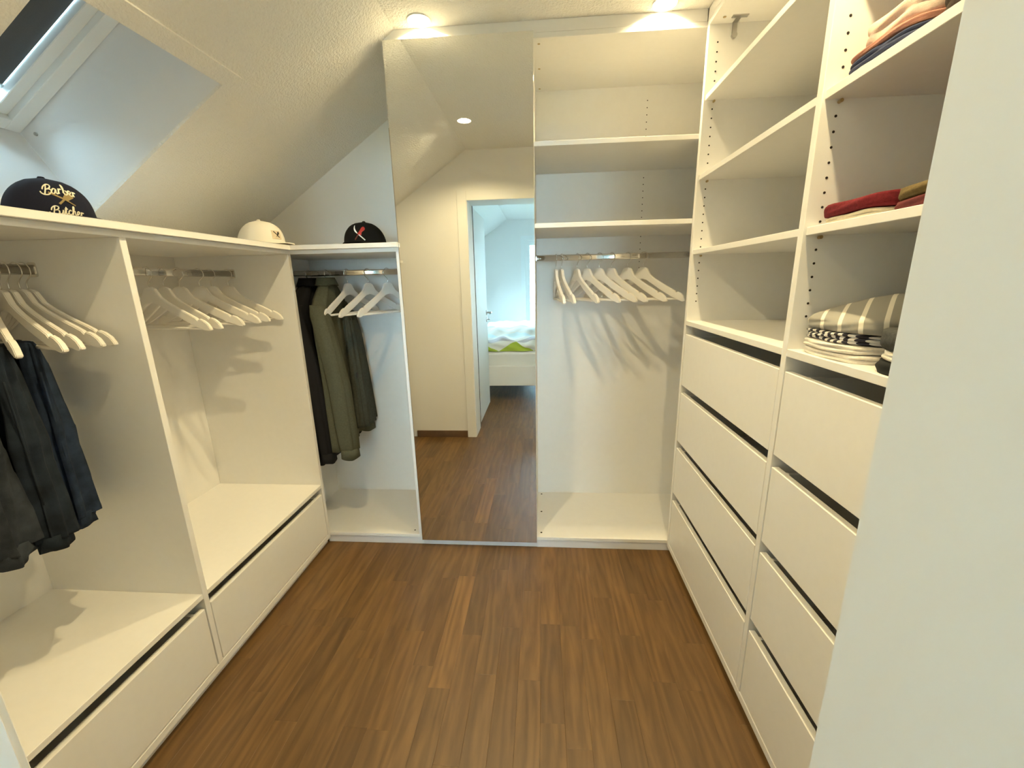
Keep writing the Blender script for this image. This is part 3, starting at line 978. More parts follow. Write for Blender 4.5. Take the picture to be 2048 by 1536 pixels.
BLACKF = mat('black_jacket_cloth', (0.012, 0.012, 0.014), 0.9, bump=0.3, bscale=600, spec=0.2)
OLIVE = mat('olive_cotton', (0.088, 0.088, 0.058), 0.9, noise=0.12, nscale=120, bump=0.4, bscale=700, spec=0.2)
OLIVE2 = mat('grey_green_cotton', (0.062, 0.066, 0.052), 0.9, noise=0.15, nscale=90, bump=0.4, bscale=700, spec=0.2)
LIN = mat('dark_lining', (0.03, 0.03, 0.03), 0.9)


def jacket(x, y, deg, label, m, hem, slv, th, seed, name='jacket', sleeve_r=0.045):
    t = thing(name, label, 'jacket', (x, y, 1.42))
    keys = [(1.372, 0.0, 0.0, 0.050, 0.030), (1.350, 0.0, 0.0, 0.075, 0.036), (1.322, 0.0, 0.0, 0.115, 0.042), (1.285, 0.0, 0.0, 0.168, 0.048), (1.235, 0.0, 0.0, 0.218, 0.052), (1.10, 0.0, 0.004, 0.222, 0.055), (0.90, 0.0, 0.008, 0.220, th), (0.70, 0.0, 0.012, 0.222, th * 1.1), (hem, 0.0, 0.016, 0.224, th * 1.15)]
    bm = put(cloth_tube(dense(keys, 40), 56, 8, 0.006, seed), x, y, deg)
    obj('jacket_body', bm, m, t, smooth=True)
    # collar
    bm = put(cloth_tube(dense([(1.392, 0.004, 0.0, 0.060, 0.038), (1.375, 0, 0, 0.070, 0.044), (1.352, 0, 0, 0.080, 0.048)], 6), 28, 3, 0.003, seed), x, y, deg)
    obj('collar', bm, m, t, smooth=True)
    for s, ln in ((1, slv), (-1, slv + 0.02)):
        zs = 1.262
        pts = []
        keys2 = [(zs, s * 0.178, 0.0, 0.030, 0.035), (zs - 0.05, s * 0.196, 0.012, 0.040, sleeve_r * 0.95), (1.05, s * 0.203, 0.040, 0.043, sleeve_r), (0.85, s * 0.200, 0.062, 0.044, sleeve_r * 1.05), (ln + 0.06, s * 0.196, 0.072, 0.042, sleeve_r), (ln, s * 0.195, 0.074, 0.038, sleeve_r * 0.92)]
        bm = put(cloth_tube(dense(keys2, 26), 26, 4, 0.004, seed + s * 2.1), x, y, deg)
        sl = obj('sleeve', bm, m, t, smooth=True)
        bm = put(cloth_tube([(ln + 0.004, s * 0.195, 0.074, 0.040, sleeve_r * 0.97), (ln - 0.05, s * 0.195, 0.074, 0.041, sleeve_r * 1.0)], 24, 3, 0.001, seed), x, y, deg)
        obj('cuff', bm, m, sl, smooth=True)
    return t


jacket(-0.066, 0.24, -86, 'black jacket on a hanger, squeezed beside the olive jacket', BLACKF, 0.43, 0.50, 0.034, 1.3, sleeve_r=0.034)
jacket(0.030, 0.24, -80, 'olive green cotton jacket hanging in the low cabinet', OLIVE, 0.515, 0.52, 0.046, 4.1)

# grey-green trousers below the first empty hanger
tr = thing('trousers', 'grey-green trousers with gathered waist hanging behind the olive jacket', 'trousers', (0.088, 0.325, 1.2))
keys = [(1.212, 0.0, 0.0, 0.060, 0.014), (1.17, 0.0, 0.0, 0.075, 0.024), (1.10, 0.0, 0.004, 0.085, 0.032), (0.90, -0.005, 0.01, 0.098, 0.038), (0.70, -0.01, 0.016, 0.108, 0.042), (0.57, -0.012, 0.02, 0.112, 0.043)]
bm = put(cloth_tube(dense(keys, 34), 64, 11, 0.007, 0.7), 0.088, 0.325, -84)
obj('trouser_legs', bm, OLIVE2, tr, smooth=True)
bm = put(cloth_tube([(1.214, 0.0, 0.0, 0.064, 0.018), (1.195, 0, 0, 0.068, 0.022), (1.170, 0.0, 0.0, 0.076, 0.026)], 48, 16, 0.003, 0.2), 0.088, 0.325, -84)
obj('waistband', bm, OLIVE2, tr, smooth=True)
bm = bmesh.new(); box(bm, -0.012, 0.012, -0.0045, 0.0, 0.86, 0.89, 0.0015); put(bm, 0.088, 0.325, -84)
for v in bm.verts: v.co += Vector((0.052, -0.088, 0))
obj('patch', bm, LIN, tr, label='small square dark patch')


def denim(name, c):
    return mat(name, c, 0.92, noise=0.55, nscale=20, bump=0.5, bscale=900, spec=0.2, detail=8)


JE1 = denim('dark_blue_denim', (0.021, 0.034, 0.064))
JE2 = denim('black_denim', (0.012, 0.018, 0.028))
JE3 = denim('grey_washed_denim', (0.028, 0.034, 0.044))


def jeans(x, y, deg, label, m, zb, w, th, seed, u0=0.02):
    t = thing('jeans', label, 'jeans', (x, y, 1.21), group='jeans folded over hangers')
    zt = 1.226
    keys = [(zt, u0, 0.008, w * 0.80, 0.012), (zt - 0.012, u0, 0.008, w * 0.90, th * 0.55), (zt - 0.06, u0, 0.008, w * 0.95, th * 0.75), (1.05, u0 + 0.006, 0.008, w, th * 0.95), (0.99, u0 + 0.012, 0.006, w * 1.04, th * 1.15), (0.93, u0 + 0.010, 0.006, w * 1.00, th * 0.95), (0.84, u0 + 0.014, 0.006, w * 1.04, th * 1.05), (zb + 0.05, u0 + 0.02, 0.004, w * 1.05, th * 1.08), (zb + 0.03, u0 + 0.02, 0.004, w * 1.04, th * 1.05)]
    bm = put(cloth_tube(dense(keys, 48), 64, 6, 0.011, seed, 3.5), x, y, deg)
    obj('trouser_legs', bm, m, t, smooth=True)
    wb = [(zb + 0.042, u0 + 0.02, 0.004, w * 1.06, th * 1.12), (zb + 0.02, u0 + 0.02, 0.004, w * 1.08, th * 1.15), (zb, u0 + 0.02, 0.004, w * 1.05, th * 1.10)]
    bm = put(cloth_tube(wb, 52, 5, 0.004, seed, 3.5), x, y, deg)
    band = obj('waistband', bm, m, t, smooth=True)
    for s in (0.80, 0.15, -0.5):
        bm = bmesh.new(); uu = u0 + 0.02 + s * w
        vv = -th * 1.13 * (1 - abs(s) ** 2.67) ** 0.375 + 0.004
        box(bm, uu - 0.006, uu + 0.006, vv - 0.007, vv + 0.006, zb - 0.002, zb + 0.046, 0.0015)
        put(bm, x, y, deg); obj('belt_loop', bm, m, band)
    # outer seam
    bm = bmesh.new()
    tube(bm, [(u0 + 0.012 + w * 1.02, 0.006, 1.15 - i * 0.04) for i in range(int((1.15 - zb - 0.06) / 0.04))], 0.0025, 5); put(bm, x, y, deg)
    obj('seam', bm, m, t, smooth=True)
    return t


jeans(-0.28, -0.892, -24, 'dark blue jeans folded over a hanger in front of the partition', JE1, 0.700, 0.090, 0.028, 0.4, 0.028)
jeans(-0.28, -0.935, -36, 'black jeans folded over a hanger between the blue and the grey pair', JE2, 0.700, 0.108, 0.028, 2.2, 0.08)
jeans(-0.28, -1.005, -40, 'grey washed jeans folded over the foremost hanger', JE3, 0.715, 0.105, 0.030, 3.7, 0.09)


# ------------------------------------------------------------------ caps
STROKES = {
    'B': [[(0.02, 0.55), (0.12, 0.85), (0.45, 1.02), (0.80, 0.92), (0.82, 0.70), (0.62, 0.55), (0.38, 0.52)], [(0.62, 0.54), (0.88, 0.40), (0.84, 0.12), (0.55, -0.04), (0.20, 0.02), (-0.08, 0.22), (-0.18, 0.40)], [(0.42, 0.98), (0.34, 0.50), (0.24, 0.06)]],
    'a': [[(0.50, 0.46), (0.28, 0.54), (0.06, 0.30), (0.12, 0.04), (0.32, 0.08), (0.50, 0.46), (0.48, 0.12), (0.58, 0.02), (0.72, 0.14)]],
    'r': [[(0.02, 0.06), (0.10, 0.36), (0.14, 0.56), (0.10, 0.30), (0.10, 0.00)], [(0.11, 0.30), (0.20, 0.48), (0.34, 0.54), (0.42, 0.46)]],
    'b': [[(0.0, 0.14), (0.22, 0.62), (0.28, 0.98), (0.16, 0.96), (0.10, 0.40), (0.14, 0.04), (0.36, 0.04), (0.46, 0.30), (0.30, 0.44), (0.56, 0.36)]],
    'e': [[(0.0, 0.16), (0.26, 0.26), (0.36, 0.46), (0.20, 0.54), (0.06, 0.30), (0.14, 0.04), (0.34, 0.02), (0.52, 0.16)]],
    'u': [[(0.0, 0.46), (0.06, 0.10), (0.22, 0.02), (0.40, 0.22), (0.46, 0.50), (0.44, 0.12), (0.54, 0.02), (0.66, 0.14)]],
    't': [[(0.0, 0.14), (0.20, 0.86), (0.14, 0.20), (0.22, 0.02), (0.42, 0.14)], [(-0.02, 0.60), (0.38, 0.66)]],
    'c': [[(0.40, 0.44), (0.24, 0.54), (0.05, 0.28), (0.14, 0.03), (0.36, 0.04), (0.52, 0.18)]],
    'h': [[(0.0, 0.14), (0.22, 0.62), (0.26, 0.98), (0.14, 0.94), (0.06, 0.02), (0.16, 0.40), (0.34, 0.48), (0.36, 0.12), (0.44, 0.02), (0.58, 0.14)]],
}
ADV = {'B': 0.86, 'a': 0.66, 'r': 0.50, 'b': 0.52, 'e': 0.48, 'u': 0.62, 't': 0.40, 'c': 0.48, 'h': 0.56}


def word_strokes(word, width, cx, cz, arch=0.0):
    tot = sum(ADV[c] for c in word)
    sc = width / tot
    out = []
    x = -tot / 2
    for c in word:
        for st in STROKES[c]:
            P = crom([(px, py, 0) for px, py in st], 5)
            out.append([(cx + (x + p.x + 0.12 * p.y) * sc, cz + (p.y - 0.4) * sc * 1.15 - arch * ((x + p.x) * sc / width * 2) ** 2) for p in P])
        x += ADV[c]
    return out


class Cap:
    def __init__(self, name, label, x, y, deg, m, R=0.093, H=0.112):
        self.R, self.H = R, H
        self.t = thing(name, label, 'cap', (x, y, WT), math.radians(deg), group='baseball caps on the worktop')
        t = self.t
        self.x, self.y = x, y
        seg, nz = 48, 16
        bm = bmesh.new()
        rings = []
        for i in range(nz):
            f = i / (nz - 1)
            z = 0.001 + H * 0.985 * f
            ring = []
            for k in range(seg):
                a = 2 * math.pi * k / seg
                p = self.surf(a, z, 0.0)
                # six panels: shallow seam grooves
                s = abs(math.sin(3 * a)); g_ = 0.0012 * math.exp(-(s / 0.12) ** 2) * min(1, f * 3 + 0.2)
                r = math.hypot(p[0], p[1]); q = (r - g_) / r
                ring.append(bm.verts.new((p[0] * q, p[1] * q, p[2])))
            rings.append(ring)
        for i in range(nz - 1):
            for k in range(seg):
                bm.faces.new((rings[i][k], rings[i][(k + 1) % seg], rings[i + 1][(k + 1) % seg], rings[i + 1][k]))
        bm.faces.new(rings[-1]); bm.faces.new(rings[0][::-1])
        obj('crown', bm, m, t, smooth=True, loc=(0, 0, 0))
        bm = bmesh.new(); lathe(bm, [(0.0085, H - 0.004), (0.0085, H + 0.001), (0.006, H + 0.005), (0.001, H + 0.006)], 0, 0, 16)
        obj('button', bm, m, t, smooth=True, loc=(0, 0, 0))
        # brim: a curved tongue in front (+x)
        bm = bmesh.new()
        n, mm = 18, 8
        top_ = []; bot_ = []
        for i in range(n + 1):
            a = math.radians(-62 + 124 * i / n)
            row = []; rb = []
            for j in range(mm + 1):
                g2 = j / mm
                base = Vector(self.surf(a, 0.006, 0.0))
                ext = 0.072 * (max(0.0, math.cos(a * 1.42)) ** 0.55) * g2
                p = Vector((base.x + ext, base.y * (1 + 0.03 * g2), 0.004 + 0.010 * (1 - (a / 1.1) ** 2) * (1 - 0.3 * g2)))
                row.append(bm.verts.new(p)); rb.append(bm.verts.new(p - Vector((0, 0, 0.003))))
            top_.append(row); bot_.append(rb)
        for i in range(n):
            for j in range(mm):
                bm.faces.new((top_[i][j], top_[i + 1][j], top_[i + 1][j + 1], top_[i][j + 1]))
                bm.faces.new((bot_[i][j], bot_[i][j + 1], bot_[i + 1][j + 1], bot_[i + 1][j]))
        for i in range(n):
            bm.faces.new((top_[i][mm], top_[i + 1][mm], bot_[i + 1][mm], bot_[i][mm]))
            bm.faces.new((top_[i][0], bot_[i][0], bot_[i + 1][0], top_[i + 1][0]))
        for i in (0, n):
            for j in range(mm):
                bm.faces.new((top_[i][j], top_[i][j + 1], bot_[i][j + 1], bot_[i][j]))
        obj('brim', bm, m, t, smooth=True, loc=(0, 0, 0))

    def surf(self, a, z, off):
        f = min(1.0, max(0.0, z / self.H))
        front = max(0.0, math.cos(a))
        e = 2.2 + 1.3 * front
        r = self.R * (1 - f ** e) ** (1 / 2.1)
        r = max(r, 0.004)
        sx_, sy_ = 1.06, 0.94
        n = Vector((math.cos(a), math.sin(a), 0.15 + f * 0.8)).normalized()
        return (r * math.cos(a) * sx_ + n.x * off, r * math.sin(a) * sy_ + n.y * off, z + n.z * off)

    def decal(self, s, z, off): return self.surf(s / self.R, z, off)

    def ribbon(self, bm, pts, w, h=0.0014, taper=False):
        n = len(pts)
        rows = []
        for i, p in enumerate(pts):
            q0, q1 = pts[max(0, i - 1)], pts[min(n - 1, i + 1)]
            dx, dy = q1[0] - q0[0], q1[1] - q0[1]
            l = math.hypot(dx, dy) or 1
            nx, ny = -dy / l, dx / l
            ww = w * (1 if not taper else 0.35 + 0.65 * math.sin(math.pi * min(1, i / (n - 1) * 0.85 + 0.1)))
            rows.append([bm.verts.new(self.decal(p[0] + nx * ww * k / 2, p[1] + ny * ww * k / 2, off)) for k, off in ((-1, 0.0004), (-0.6, h), (0.6, h), (1, 0.0004))])
        for i in range(n - 1):
            for k in range(3):
                bm.faces.new((rows[i][k], rows[i][k + 1], rows[i + 1][k + 1], rows[i + 1][k]))

    def poly(self, bm, pts, h=0.0014):
        c = (sum(p[0] for p in pts) / len(pts), sum(p[1] for p in pts) / len(pts))
        vc = bm.verts.new(self.decal(c[0], c[1], h))
        out = [bm.verts.new(self.decal(p[0], p[1], h)) for p in pts]
        low = [bm.verts.new(self.decal(p[0], p[1], 0.0003)) for p in pts]
        n = len(pts)
        for i in range(n):
            j = (i + 1) % n
            bm.faces.new((vc, out[i], out[j]))
            bm.faces.new((out[i], low[i], low[j], out[j]))

    def part(self, name, bm, m, label=None):
        return obj(name, bm, m, self.t, smooth=False, loc=(0, 0, 0), label=label)


def line2(a, b, n=8, bow=0.0):
    out = []
    for i in range(n + 1):
        t = i / n
        x = a[0] + (b[0] - a[0]) * t; y = a[1] + (b[1] - a[1]) * t
        l = math.hypot(b[0] - a[0], b[1] - a[1])
        nx, ny = -(b[1] - a[1]) / l, (b[0] - a[0]) / l
        s = bow * math.sin(math.pi * t)
        out.append((x + nx * s, y + ny * s))
    return out


NAVY = mat('navy_cap_cloth', (0.012, 0.014, 0.030), 0.9, bump=0.3, bscale=800, spec=0.2)
CREAM = mat('cream_cap_cloth', (0.80, 0.77, 0.70), 0.9, bump=0.3, bscale=800)
BLACKC = mat('black_cap_cloth', (0.008, 0.008, 0.008), 0.9, bump=0.3, bscale=800, spec=0.15)
THREAD = mat('cream_thread', (0.78, 0.74, 0.60), 0.7)
GOLD = mat('gold_thread', (0.26, 0.19, 0.07), 0.6)
REDT = mat('red_thread', (0.42, 0.022, 0.020), 0.6)
DREDT = mat('dark_red_thread', (0.10, 0.018, 0.012), 0.6)
WHT = mat('white_thread', (0.82, 0.82, 0.82), 0.6)
BLK = mat('black_thread', (0.012, 0.012, 0.012), 0.7)
LEATH = mat('pale_leather_patch', (0.62, 0.53, 0.40), 0.7, noise=0.06, nscale=120)

# navy cap with script
c1 = Cap('baseball_cap', 'navy baseball cap with cream script lettering lying under the skylight', -0.200, -0.780, -18, NAVY, 0.096, 0.118)
bm = bmesh.new()
for s in word_strokes('Barber', 0.078, -0.008, 0.080, 0.006): c1.ribbon(bm, s, 0.0032)
c1.part('lettering', bm, THREAD, 'cream script reading Barber')
bm = bmesh.new()
for s in word_strokes('Butcher', 0.070, -0.004, 0.028, 0.004): c1.ribbon(bm, s, 0.0029)
c1.part('lettering', bm, THREAD, 'cream script reading Butcher')
bm = bmesh.new()
c1.ribbon(bm, line2((-0.034, 0.072), (-0.004, 0.057), 6), 0.0048)
c1.ribbon(bm, line2((-0.004, 0.057), (0.016, 0.044), 6), 0.0034)
c1.ribbon(bm, line2((-0.018, 0.044), (-0.004, 0.058), 6), 0.0048)
c1.poly(bm, [(-0.008, 0.060), (0.004, 0.075), (0.017, 0.073), (0.018, 0.063), (0.002, 0.054)])
c1.part('emblem', bm, GOLD, 'gold crossed razor and cleaver')

# white cap with patch
c2 = Cap('baseball_cap', 'cream white baseball cap with small leather patch at the worktop corner', -0.145, 0.025, -18, CREAM, 0.098, 0.114)
bm = bmesh.new(); pp = []
for i in range(7): pp.append((-0.024 + 0.008 * i, 0.066))
for i in range(5): pp.append((0.024, 0.066 - 0.0085 * i))
for i in range(7): pp.append((0.024 - 0.008 * i, 0.030))
for i in range(5): pp.append((-0.024, 0.032 + 0.0085 * i))
c2.poly(bm, pp, 0.0012); pt = c2.part('patch', bm, LEATH, 'pale leather patch')
bm = bmesh.new()
c2.ribbon(bm, line2((-0.013, 0.062), (0.012, 0.037), 8), 0.0030, 0.0026)
c2.ribbon(bm, line2((-0.003, 0.039), (0.006, 0.050), 6), 0.0034, 0.0026)
c2.poly(bm, [(0.003, 0.050), (0.009, 0.061), (0.014, 0.061), (0.015, 0.054), (0.008, 0.047)], 0.0026)
obj('emblem', bm, BLK, pt, loc=(0, 0, 0), label='black crossed razor and cleaver')

# black cap with red and white emblem
c3 = Cap('baseball_cap', 'black baseball cap with red and white crossed emblem beside the mirror', 0.296, 0.150, -82, BLACKC, 0.103, 0.110)
bm = bmesh.new()
c3.poly(bm, [(-0.006, 0.046), (0.014, 0.076), (0.022, 0.080), (0.030, 0.076), (0.031, 0.068), (0.008, 0.038)])
c3.part('emblem', bm, REDT, 'red cleaver')
bm = bmesh.new(); c3.ribbon(bm, line2((-0.020, 0.022), (-0.003, 0.043), 6), 0.0060); c3.part('emblem', bm, DREDT, 'dark red handle')
bm = bmesh.new()
c3.ribbon(bm, line2((-0.031, 0.086), (-0.006, 0.049), 10, -0.004), 0.0075, taper=True)
c3.part('emblem', bm, WHT, 'white razor blade')
bm = bmesh.new(); c3.ribbon(bm, line2((0.000, 0.044), (0.028, 0.020), 8), 0.0052); c3.part('emblem', bm, WHT, 'white razor handle')


# ------------------------------------------------------------------ folded clothes
def folded(name, label, cat, x0, x1, y0, y1, z, th, m, layers=3, seed=0, bulge=0.0, group=None, tilt=0.0, scal=0.0035, wob=0.003, base=None):
    """one folded garment: rounded block whose edges show `layers` folds. base(x,y) = surface it lies on"""
    bm = bmesh.new()
    uvl = bm.loops.layers.uv.new('UVMap')
    NX, NY = 14, 20
    per = []
    for i in range(NX): per.append((-1 + 2 * i / NX, -1))
    for i in range(NY): per.append((1, -1 + 2 * i / NY))
    for i in range(NX): per.append((1 - 2 * i / NX, 1))
    for i in range(NY): per.append((-1, 1 - 2 * i / NY))
    cx, cy, hx, hy = (x0 + x1) / 2, (y0 + y1) / 2, (x1 - x0) / 2, (y1 - y0) / 2
    b0 = base or (lambda px, py: z)

    def wv(px, py): return wob * (math.sin(px * 23 + seed) + math.sin(py * 31 + seed * 2.1) + math.sin((px + py) * 17 + seed * 1.3)) * 0.5

    def rnd(a, b):
        # superellipse the square a little
        k = (abs(a) ** 5 + abs(b) ** 5) ** (1 / 5)
        return (a / k * (0.985), b / k * (0.985)) if k > 0 else (a, b)

    def height(f, px, py):
        u, v = (px - cx) / hx, (py - cy) / hy
        up_ = bulge * max(0, (1 - u * u)) * max(0.0, 1 - v * v) ** 0.7 + tilt * (px - x0) / max(0.01, x1 - x0)
        return b0(px, py) + f * (th + up_ + wv(px, py) + wob)
    rings = []
    nl = layers * 6
    for i in range(nl + 1):
        f = i / nl
        sc_ = math.sin(math.pi * ((f * layers) % 1.0 if i < nl else 1.0))
        ins = scal * (1 - abs(sc_) ** 0.6) + scal * 0.8 * hsh(int(min(f * layers, layers - 0.01)), seed)
        ring = []
        for (a, b) in per:
            ra, rb = rnd(a, b)
            px = cx + ra * (hx - ins * (1 + 0.6 * math.sin(b * 5 + seed + f * 9))); py = cy + rb * (hy - ins * (1 + 0.6 * math.sin(a * 5 + seed + f * 7)))
            ring.append((bm.verts.new((px, py, height(f, px, py))), px, py))
        rings.append(ring)
    n = len(per)
    faces = []
    for i in range(nl):
        for k in range(n):
            q = (k + 1) % n
            faces.append(bm.faces.new((rings[i][k][0], rings[i][q][0], rings[i + 1][q][0], rings[i + 1][k][0])))
    last = rings[-1]
    for s in (0.93, 0.8, 0.6, 0.4, 0.2):
        ring = []
        for k in range(n):
            px = cx + (last[k][1] - cx) * s; py = cy + (last[k][2] - cy) * s
            ring.append((bm.verts.new((px, py, height(1, px, py) + 0.0015)), px, py))
        prev = rings[-1]
        for k in range(n):
            q = (k + 1) % n
            bm.faces.new((prev[k][0], prev[q][0], ring[q][0], ring[k][0]))
        rings.append(ring)
    bm.faces.new([r[0] for r in rings[-1]])
    bm.faces.new([r[0] for r in rings[0]][::-1])
    for f in bm.faces:
        for lp in f.loops:
            v = lp.vert.co
            lp[uvl].uv = (v.x + 0.12 * (v.z - z), v.y)
    top_f = lambda px, py: height(1, px, py) + 0.002
    t = thing(name, label, cat, ((x0 + x1) / 2, cy, z), group=group)
    obj('folded_cloth', bm, m, t, smooth=True)
    return top_f


def fab(name, c, noise=0.08):
    return mat(name, c, 0.92, noise=noise, nscale=150, bump=0.4, bscale=700, spec=0.2)


F_PINK = fab('pale_pink_knit', (0.66, 0.52, 0.44))
F_ROSE = fab('salmon_cotton', (0.42, 0.20, 0.155))
F_NAVY = fab('navy_cotton', (0.055, 0.065, 0.125))
F_ICE = fab('ice_blue_cotton', (0.50, 0.55, 0.56))
F_BRN = fab('dark_brown_wool', (0.045, 0.032, 0.026), 0.2)
F_RED = fab('red_wool', (0.135, 0.012, 0.018), 0.25)
F_CRM = fab('cream_cotton', (0.66, 0.60, 0.48))
F_TAN = fab('khaki_wool', (0.125, 0.090, 0.038), 0.2)
F_DRED = fab('maroon_wool', (0.115, 0.026, 0.028), 0.2)
F_BLK = fab('black_cotton', (0.018, 0.020, 0.022), 0.2)
F_WHT = fab('white_cotton', (0.74, 0.70, 0.64))
F_GRY = fab('charcoal_melange', (0.055, 0.058, 0.060), 0.3)
F_STRIPE = stripe_mat('grey_white_striped_jersey', (0.30, 0.29, 0.265), (0.72, 0.68, 0.60), 0, 0.052, 0.21, skew=-0.9)
F_NWS = stripe_mat('navy_white_striped_jersey', (0.030, 0.028, 0.045), (0.72, 0.69, 0.66), 1, 0.022, 0.5)

# top shelf
z0 = SHZ[2]
gA = 'folded clothes on the upper shelf'
f = folded('folded_shirt', 'ice blue folded shirt lowest on the upper shelf pile', 'clothes', 1.786, 2.10, -1.006, -0.818, z0, 0.008, F_ICE, 1, 1, group=gA)
f = folded('folded_shirt', 'navy blue folded shirt on the upper shelf under the salmon one', 'clothes', 1.788, 2.10, -1.012, -0.812, z0, 0.016, F_NAVY, 2, 2, group=gA, base=f)
f = folded('folded_shirt', 'salmon folded shirt between navy and pale pink on the upper shelf', 'clothes', 1.788, 2.10, -1.012, -0.814, z0, 0.007, F_ROSE, 1, 3, group=gA, base=f, tilt=0.006)
f = folded('folded_sweater', 'pale pink folded sweater topping the upper shelf pile', 'clothes', 1.800, 2.10, -1.012, -0.836, z0, 0.030, F_PINK, 2, 4, bulge=0.030, group=gA, base=f, wob=0.005)
folded('folded_sweater', 'dark brown folded sweater beside the pastel pile on the upper shelf', 'clothes', 1.786, 2.10, -1.300, -1.022, z0, 0.055, F_BRN, 3, 5, bulge=0.02, group=gA)
# middle shelf
z0 = SHZ[1]
gB = 'folded clothes on the middle shelf'
f = folded('folded_shirt', 'cream folded shirt beneath the red sweater', 'clothes', 1.788, 2.05, -1.004, -0.812, z0, 0.013, F_CRM, 2, 6, group=gB, wob=0.002)
f = folded('folded_sweater', 'bright red folded sweater lying on the cream shirt', 'clothes', 1.784, 2.05, -1.006, -0.808, z0, 0.022, F_RED, 1, 7, bulge=0.012, group=gB, base=f, tilt=0.012)
f = folded('folded_sweater', 'maroon folded sweater under the khaki one on the middle shelf', 'clothes', 1.786, 1.93, -1.310, -1.012, z0, 0.016, F_DRED, 1, 8, group=gB)
f = folded('folded_sweater', 'khaki folded sweater on top of the maroon one', 'clothes', 1.788, 1.93, -1.312, -1.014, z0, 0.018, F_TAN, 1, 9, bulge=0.006, group=gB, base=f)
# lower shelf
z0 = SHZ[0]
gC = 'folded clothes on the lower shelf'
f = folded('folded_shirt', 'white folded shirt lowest in the striped pile', 'clothes', 1.782, 2.10, -1.022, -0.808, z0, 0.013, F_WHT, 2, 10, group=gC, wob=0.002)
f = folded('folded_shirt', 'white folded shirt second from below in the striped pile', 'clothes', 1.780, 2.10, -1.018, -0.806, z0, 0.014, F_WHT, 2, 11, group=gC, base=f, wob=0.003)
f = folded('folded_shirt', 'navy and white striped folded shirt in the middle of the striped pile', 'clothes', 1.782, 2.10, -1.014, -0.806, z0, 0.020, F_NWS, 3, 12, group=gC, base=f, wob=0.003, scal=0.005)
f = folded('folded_shirt', 'grey shirt with white stripes folded on top of the lower pile', 'clothes', 1.782, 2.12, -1.024, -0.804, z0, 0.018, F_STRIPE, 1, 13, bulge=0.058, group=gC, base=f, wob=0.002)
f = folded('folded_shirt', 'black folded shirt lowest in the dark pile by the door frame', 'clothes', 1.776, 2.10, -1.330, -1.032, z0, 0.022, F_BLK, 1, 14, group=gC)
f = folded('folded_shirt', 'white folded shirt between the two dark ones by the door frame', 'clothes', 1.780, 2.10, -1.330, -1.040, z0, 0.016, F_WHT, 2, 15, group=gC, base=f)
f = folded('folded_sweater', 'charcoal folded sweater topping the dark pile by the door frame', 'clothes', 1.780, 2.10, -1.330, -1.030, z0, 0.026, F_GRY, 1, 16, bulge=0.012, group=gC, base=f)

# ------------------------------------------------------------------ bed in the bedroom
bed = thing('bed', 'white bed standing in the bedroom, seen in the mirror through the doorway', 'bed', (1.25, -3.7, 0))
BX0, BX1, BF, BB = 0.30, 2.10, -2.735, -4.74
bm = bmesh.new()
box(bm, BX0, BX1, BF - 0.03, BF, 0.185, 0.415, 0.003); obj('side_rail', bm, DOORW, bed)
bm = bmesh.new(); box(bm, BX0, BX1, BB, BB + 0.03, 0.185, 0.415, 0.003); obj('side_rail', bm, DOORW, bed)
for xa in (BX0, BX1 - 0.03):
    bm = bmesh.new(); box(bm, xa, xa + 0.03, BB + 0.03, BF - 0.03, 0.185, 0.415, 0.003); obj('end_rail', bm, DOORW, bed)
bm = bmesh.new(); box(bm, BX0 + 0.03, BX1 - 0.03, BB + 0.03, BF - 0.03, 0.30, 0.33); obj('bed_base', bm, DOORW, bed)
for xa in (BX0 + 0.1, BX1 - 0.18):
    for ya in (BB + 0.1, BF - 0.20):
        bm = bmesh.new(); box(bm, xa, xa + 0.08, ya, ya + 0.08, 0.0, 0.185); obj('leg', bm, DOORW, bed)
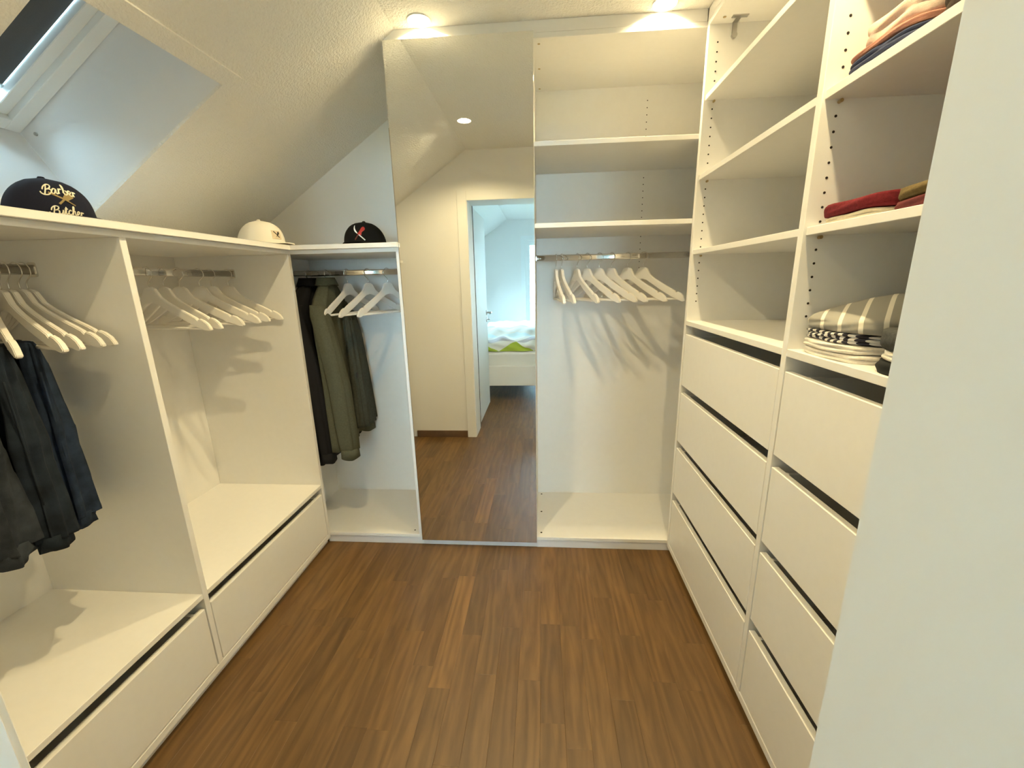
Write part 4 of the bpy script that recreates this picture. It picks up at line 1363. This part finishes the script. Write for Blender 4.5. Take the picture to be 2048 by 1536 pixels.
MATT = mat('white_mattress_cover', (0.74, 0.74, 0.73), 0.85)
bm = bmesh.new(); box(bm, BX0 + 0.035, BX1 - 0.035, BB + 0.035, BF - 0.035, 0.332, 0.575, 0.03)
mt = obj('mattress', bm, MATT); tag(mt, 'white mattress lying in the bed frame, seen in the mirror', 'mattress')
# duvet: a soft folded-back quilt
bm = bmesh.new(); uvl = bm.loops.layers.uv.new('UVMap')
NXd, NYd = 60, 34
prof = [(0.0, 0.0), (0.0, 0.05), (0.012, 0.09), (0.05, 0.125), (0.10, 0.14), (0.16, 0.155), (0.26, 0.215), (0.40, 0.235), (0.7, 0.22), (1.1, 0.20), (1.5, 0.18), (1.85, 0.16), (1.9, 0.08), (1.9, 0.0)]
P = crom([(a, b, 0) for a, b in prof], 3)
grid = []; arc = [0.0]
for i in range(1, len(P)): arc.append(arc[-1] + (P[i] - P[i - 1]).length)
for i, p in enumerate(P):
    row = []
    for j in range(NXd + 1):
        u = j / NXd
        xx = BX0 + 0.06 + (BX1 - BX0 - 0.12) * u
        am = 0.012 * min(1, p.y / 0.05)
        zz = 0.578 + max(0, p.y) + am * (math.sin(xx * 19 + p.x * 9) + math.sin(xx * 31 - p.x * 21 + 1.0) * 0.6)
        yy = BF - 0.05 - p.x + 0.008 * math.sin(xx * 23 + i)
        row.append(bm.verts.new((xx, yy, zz)))
    grid.append(row)
for i in range(len(P) - 1):
    for j in range(NXd):
        fc = bm.faces.new((grid[i][j], grid[i][j + 1], grid[i + 1][j + 1], grid[i + 1][j]))
        for lp, (a, b) in zip(fc.loops, ((i, j), (i, j + 1), (i + 1, j + 1), (i + 1, j))):
            lp[uvl].uv = (BX0 + 0.06 + (BX1 - BX0 - 0.12) * b / NXd, arc[a])
for s in (0, NXd): bm.faces.new([grid[i][s] for i in range(len(P))])
bm.faces.new(grid[0]) if False else None
dv = obj('duvet', bm, duvet_mat(), smooth=True)
tag(dv, 'pale blue duvet with green and grey triangles on the bed, seen in the mirror', 'duvet')
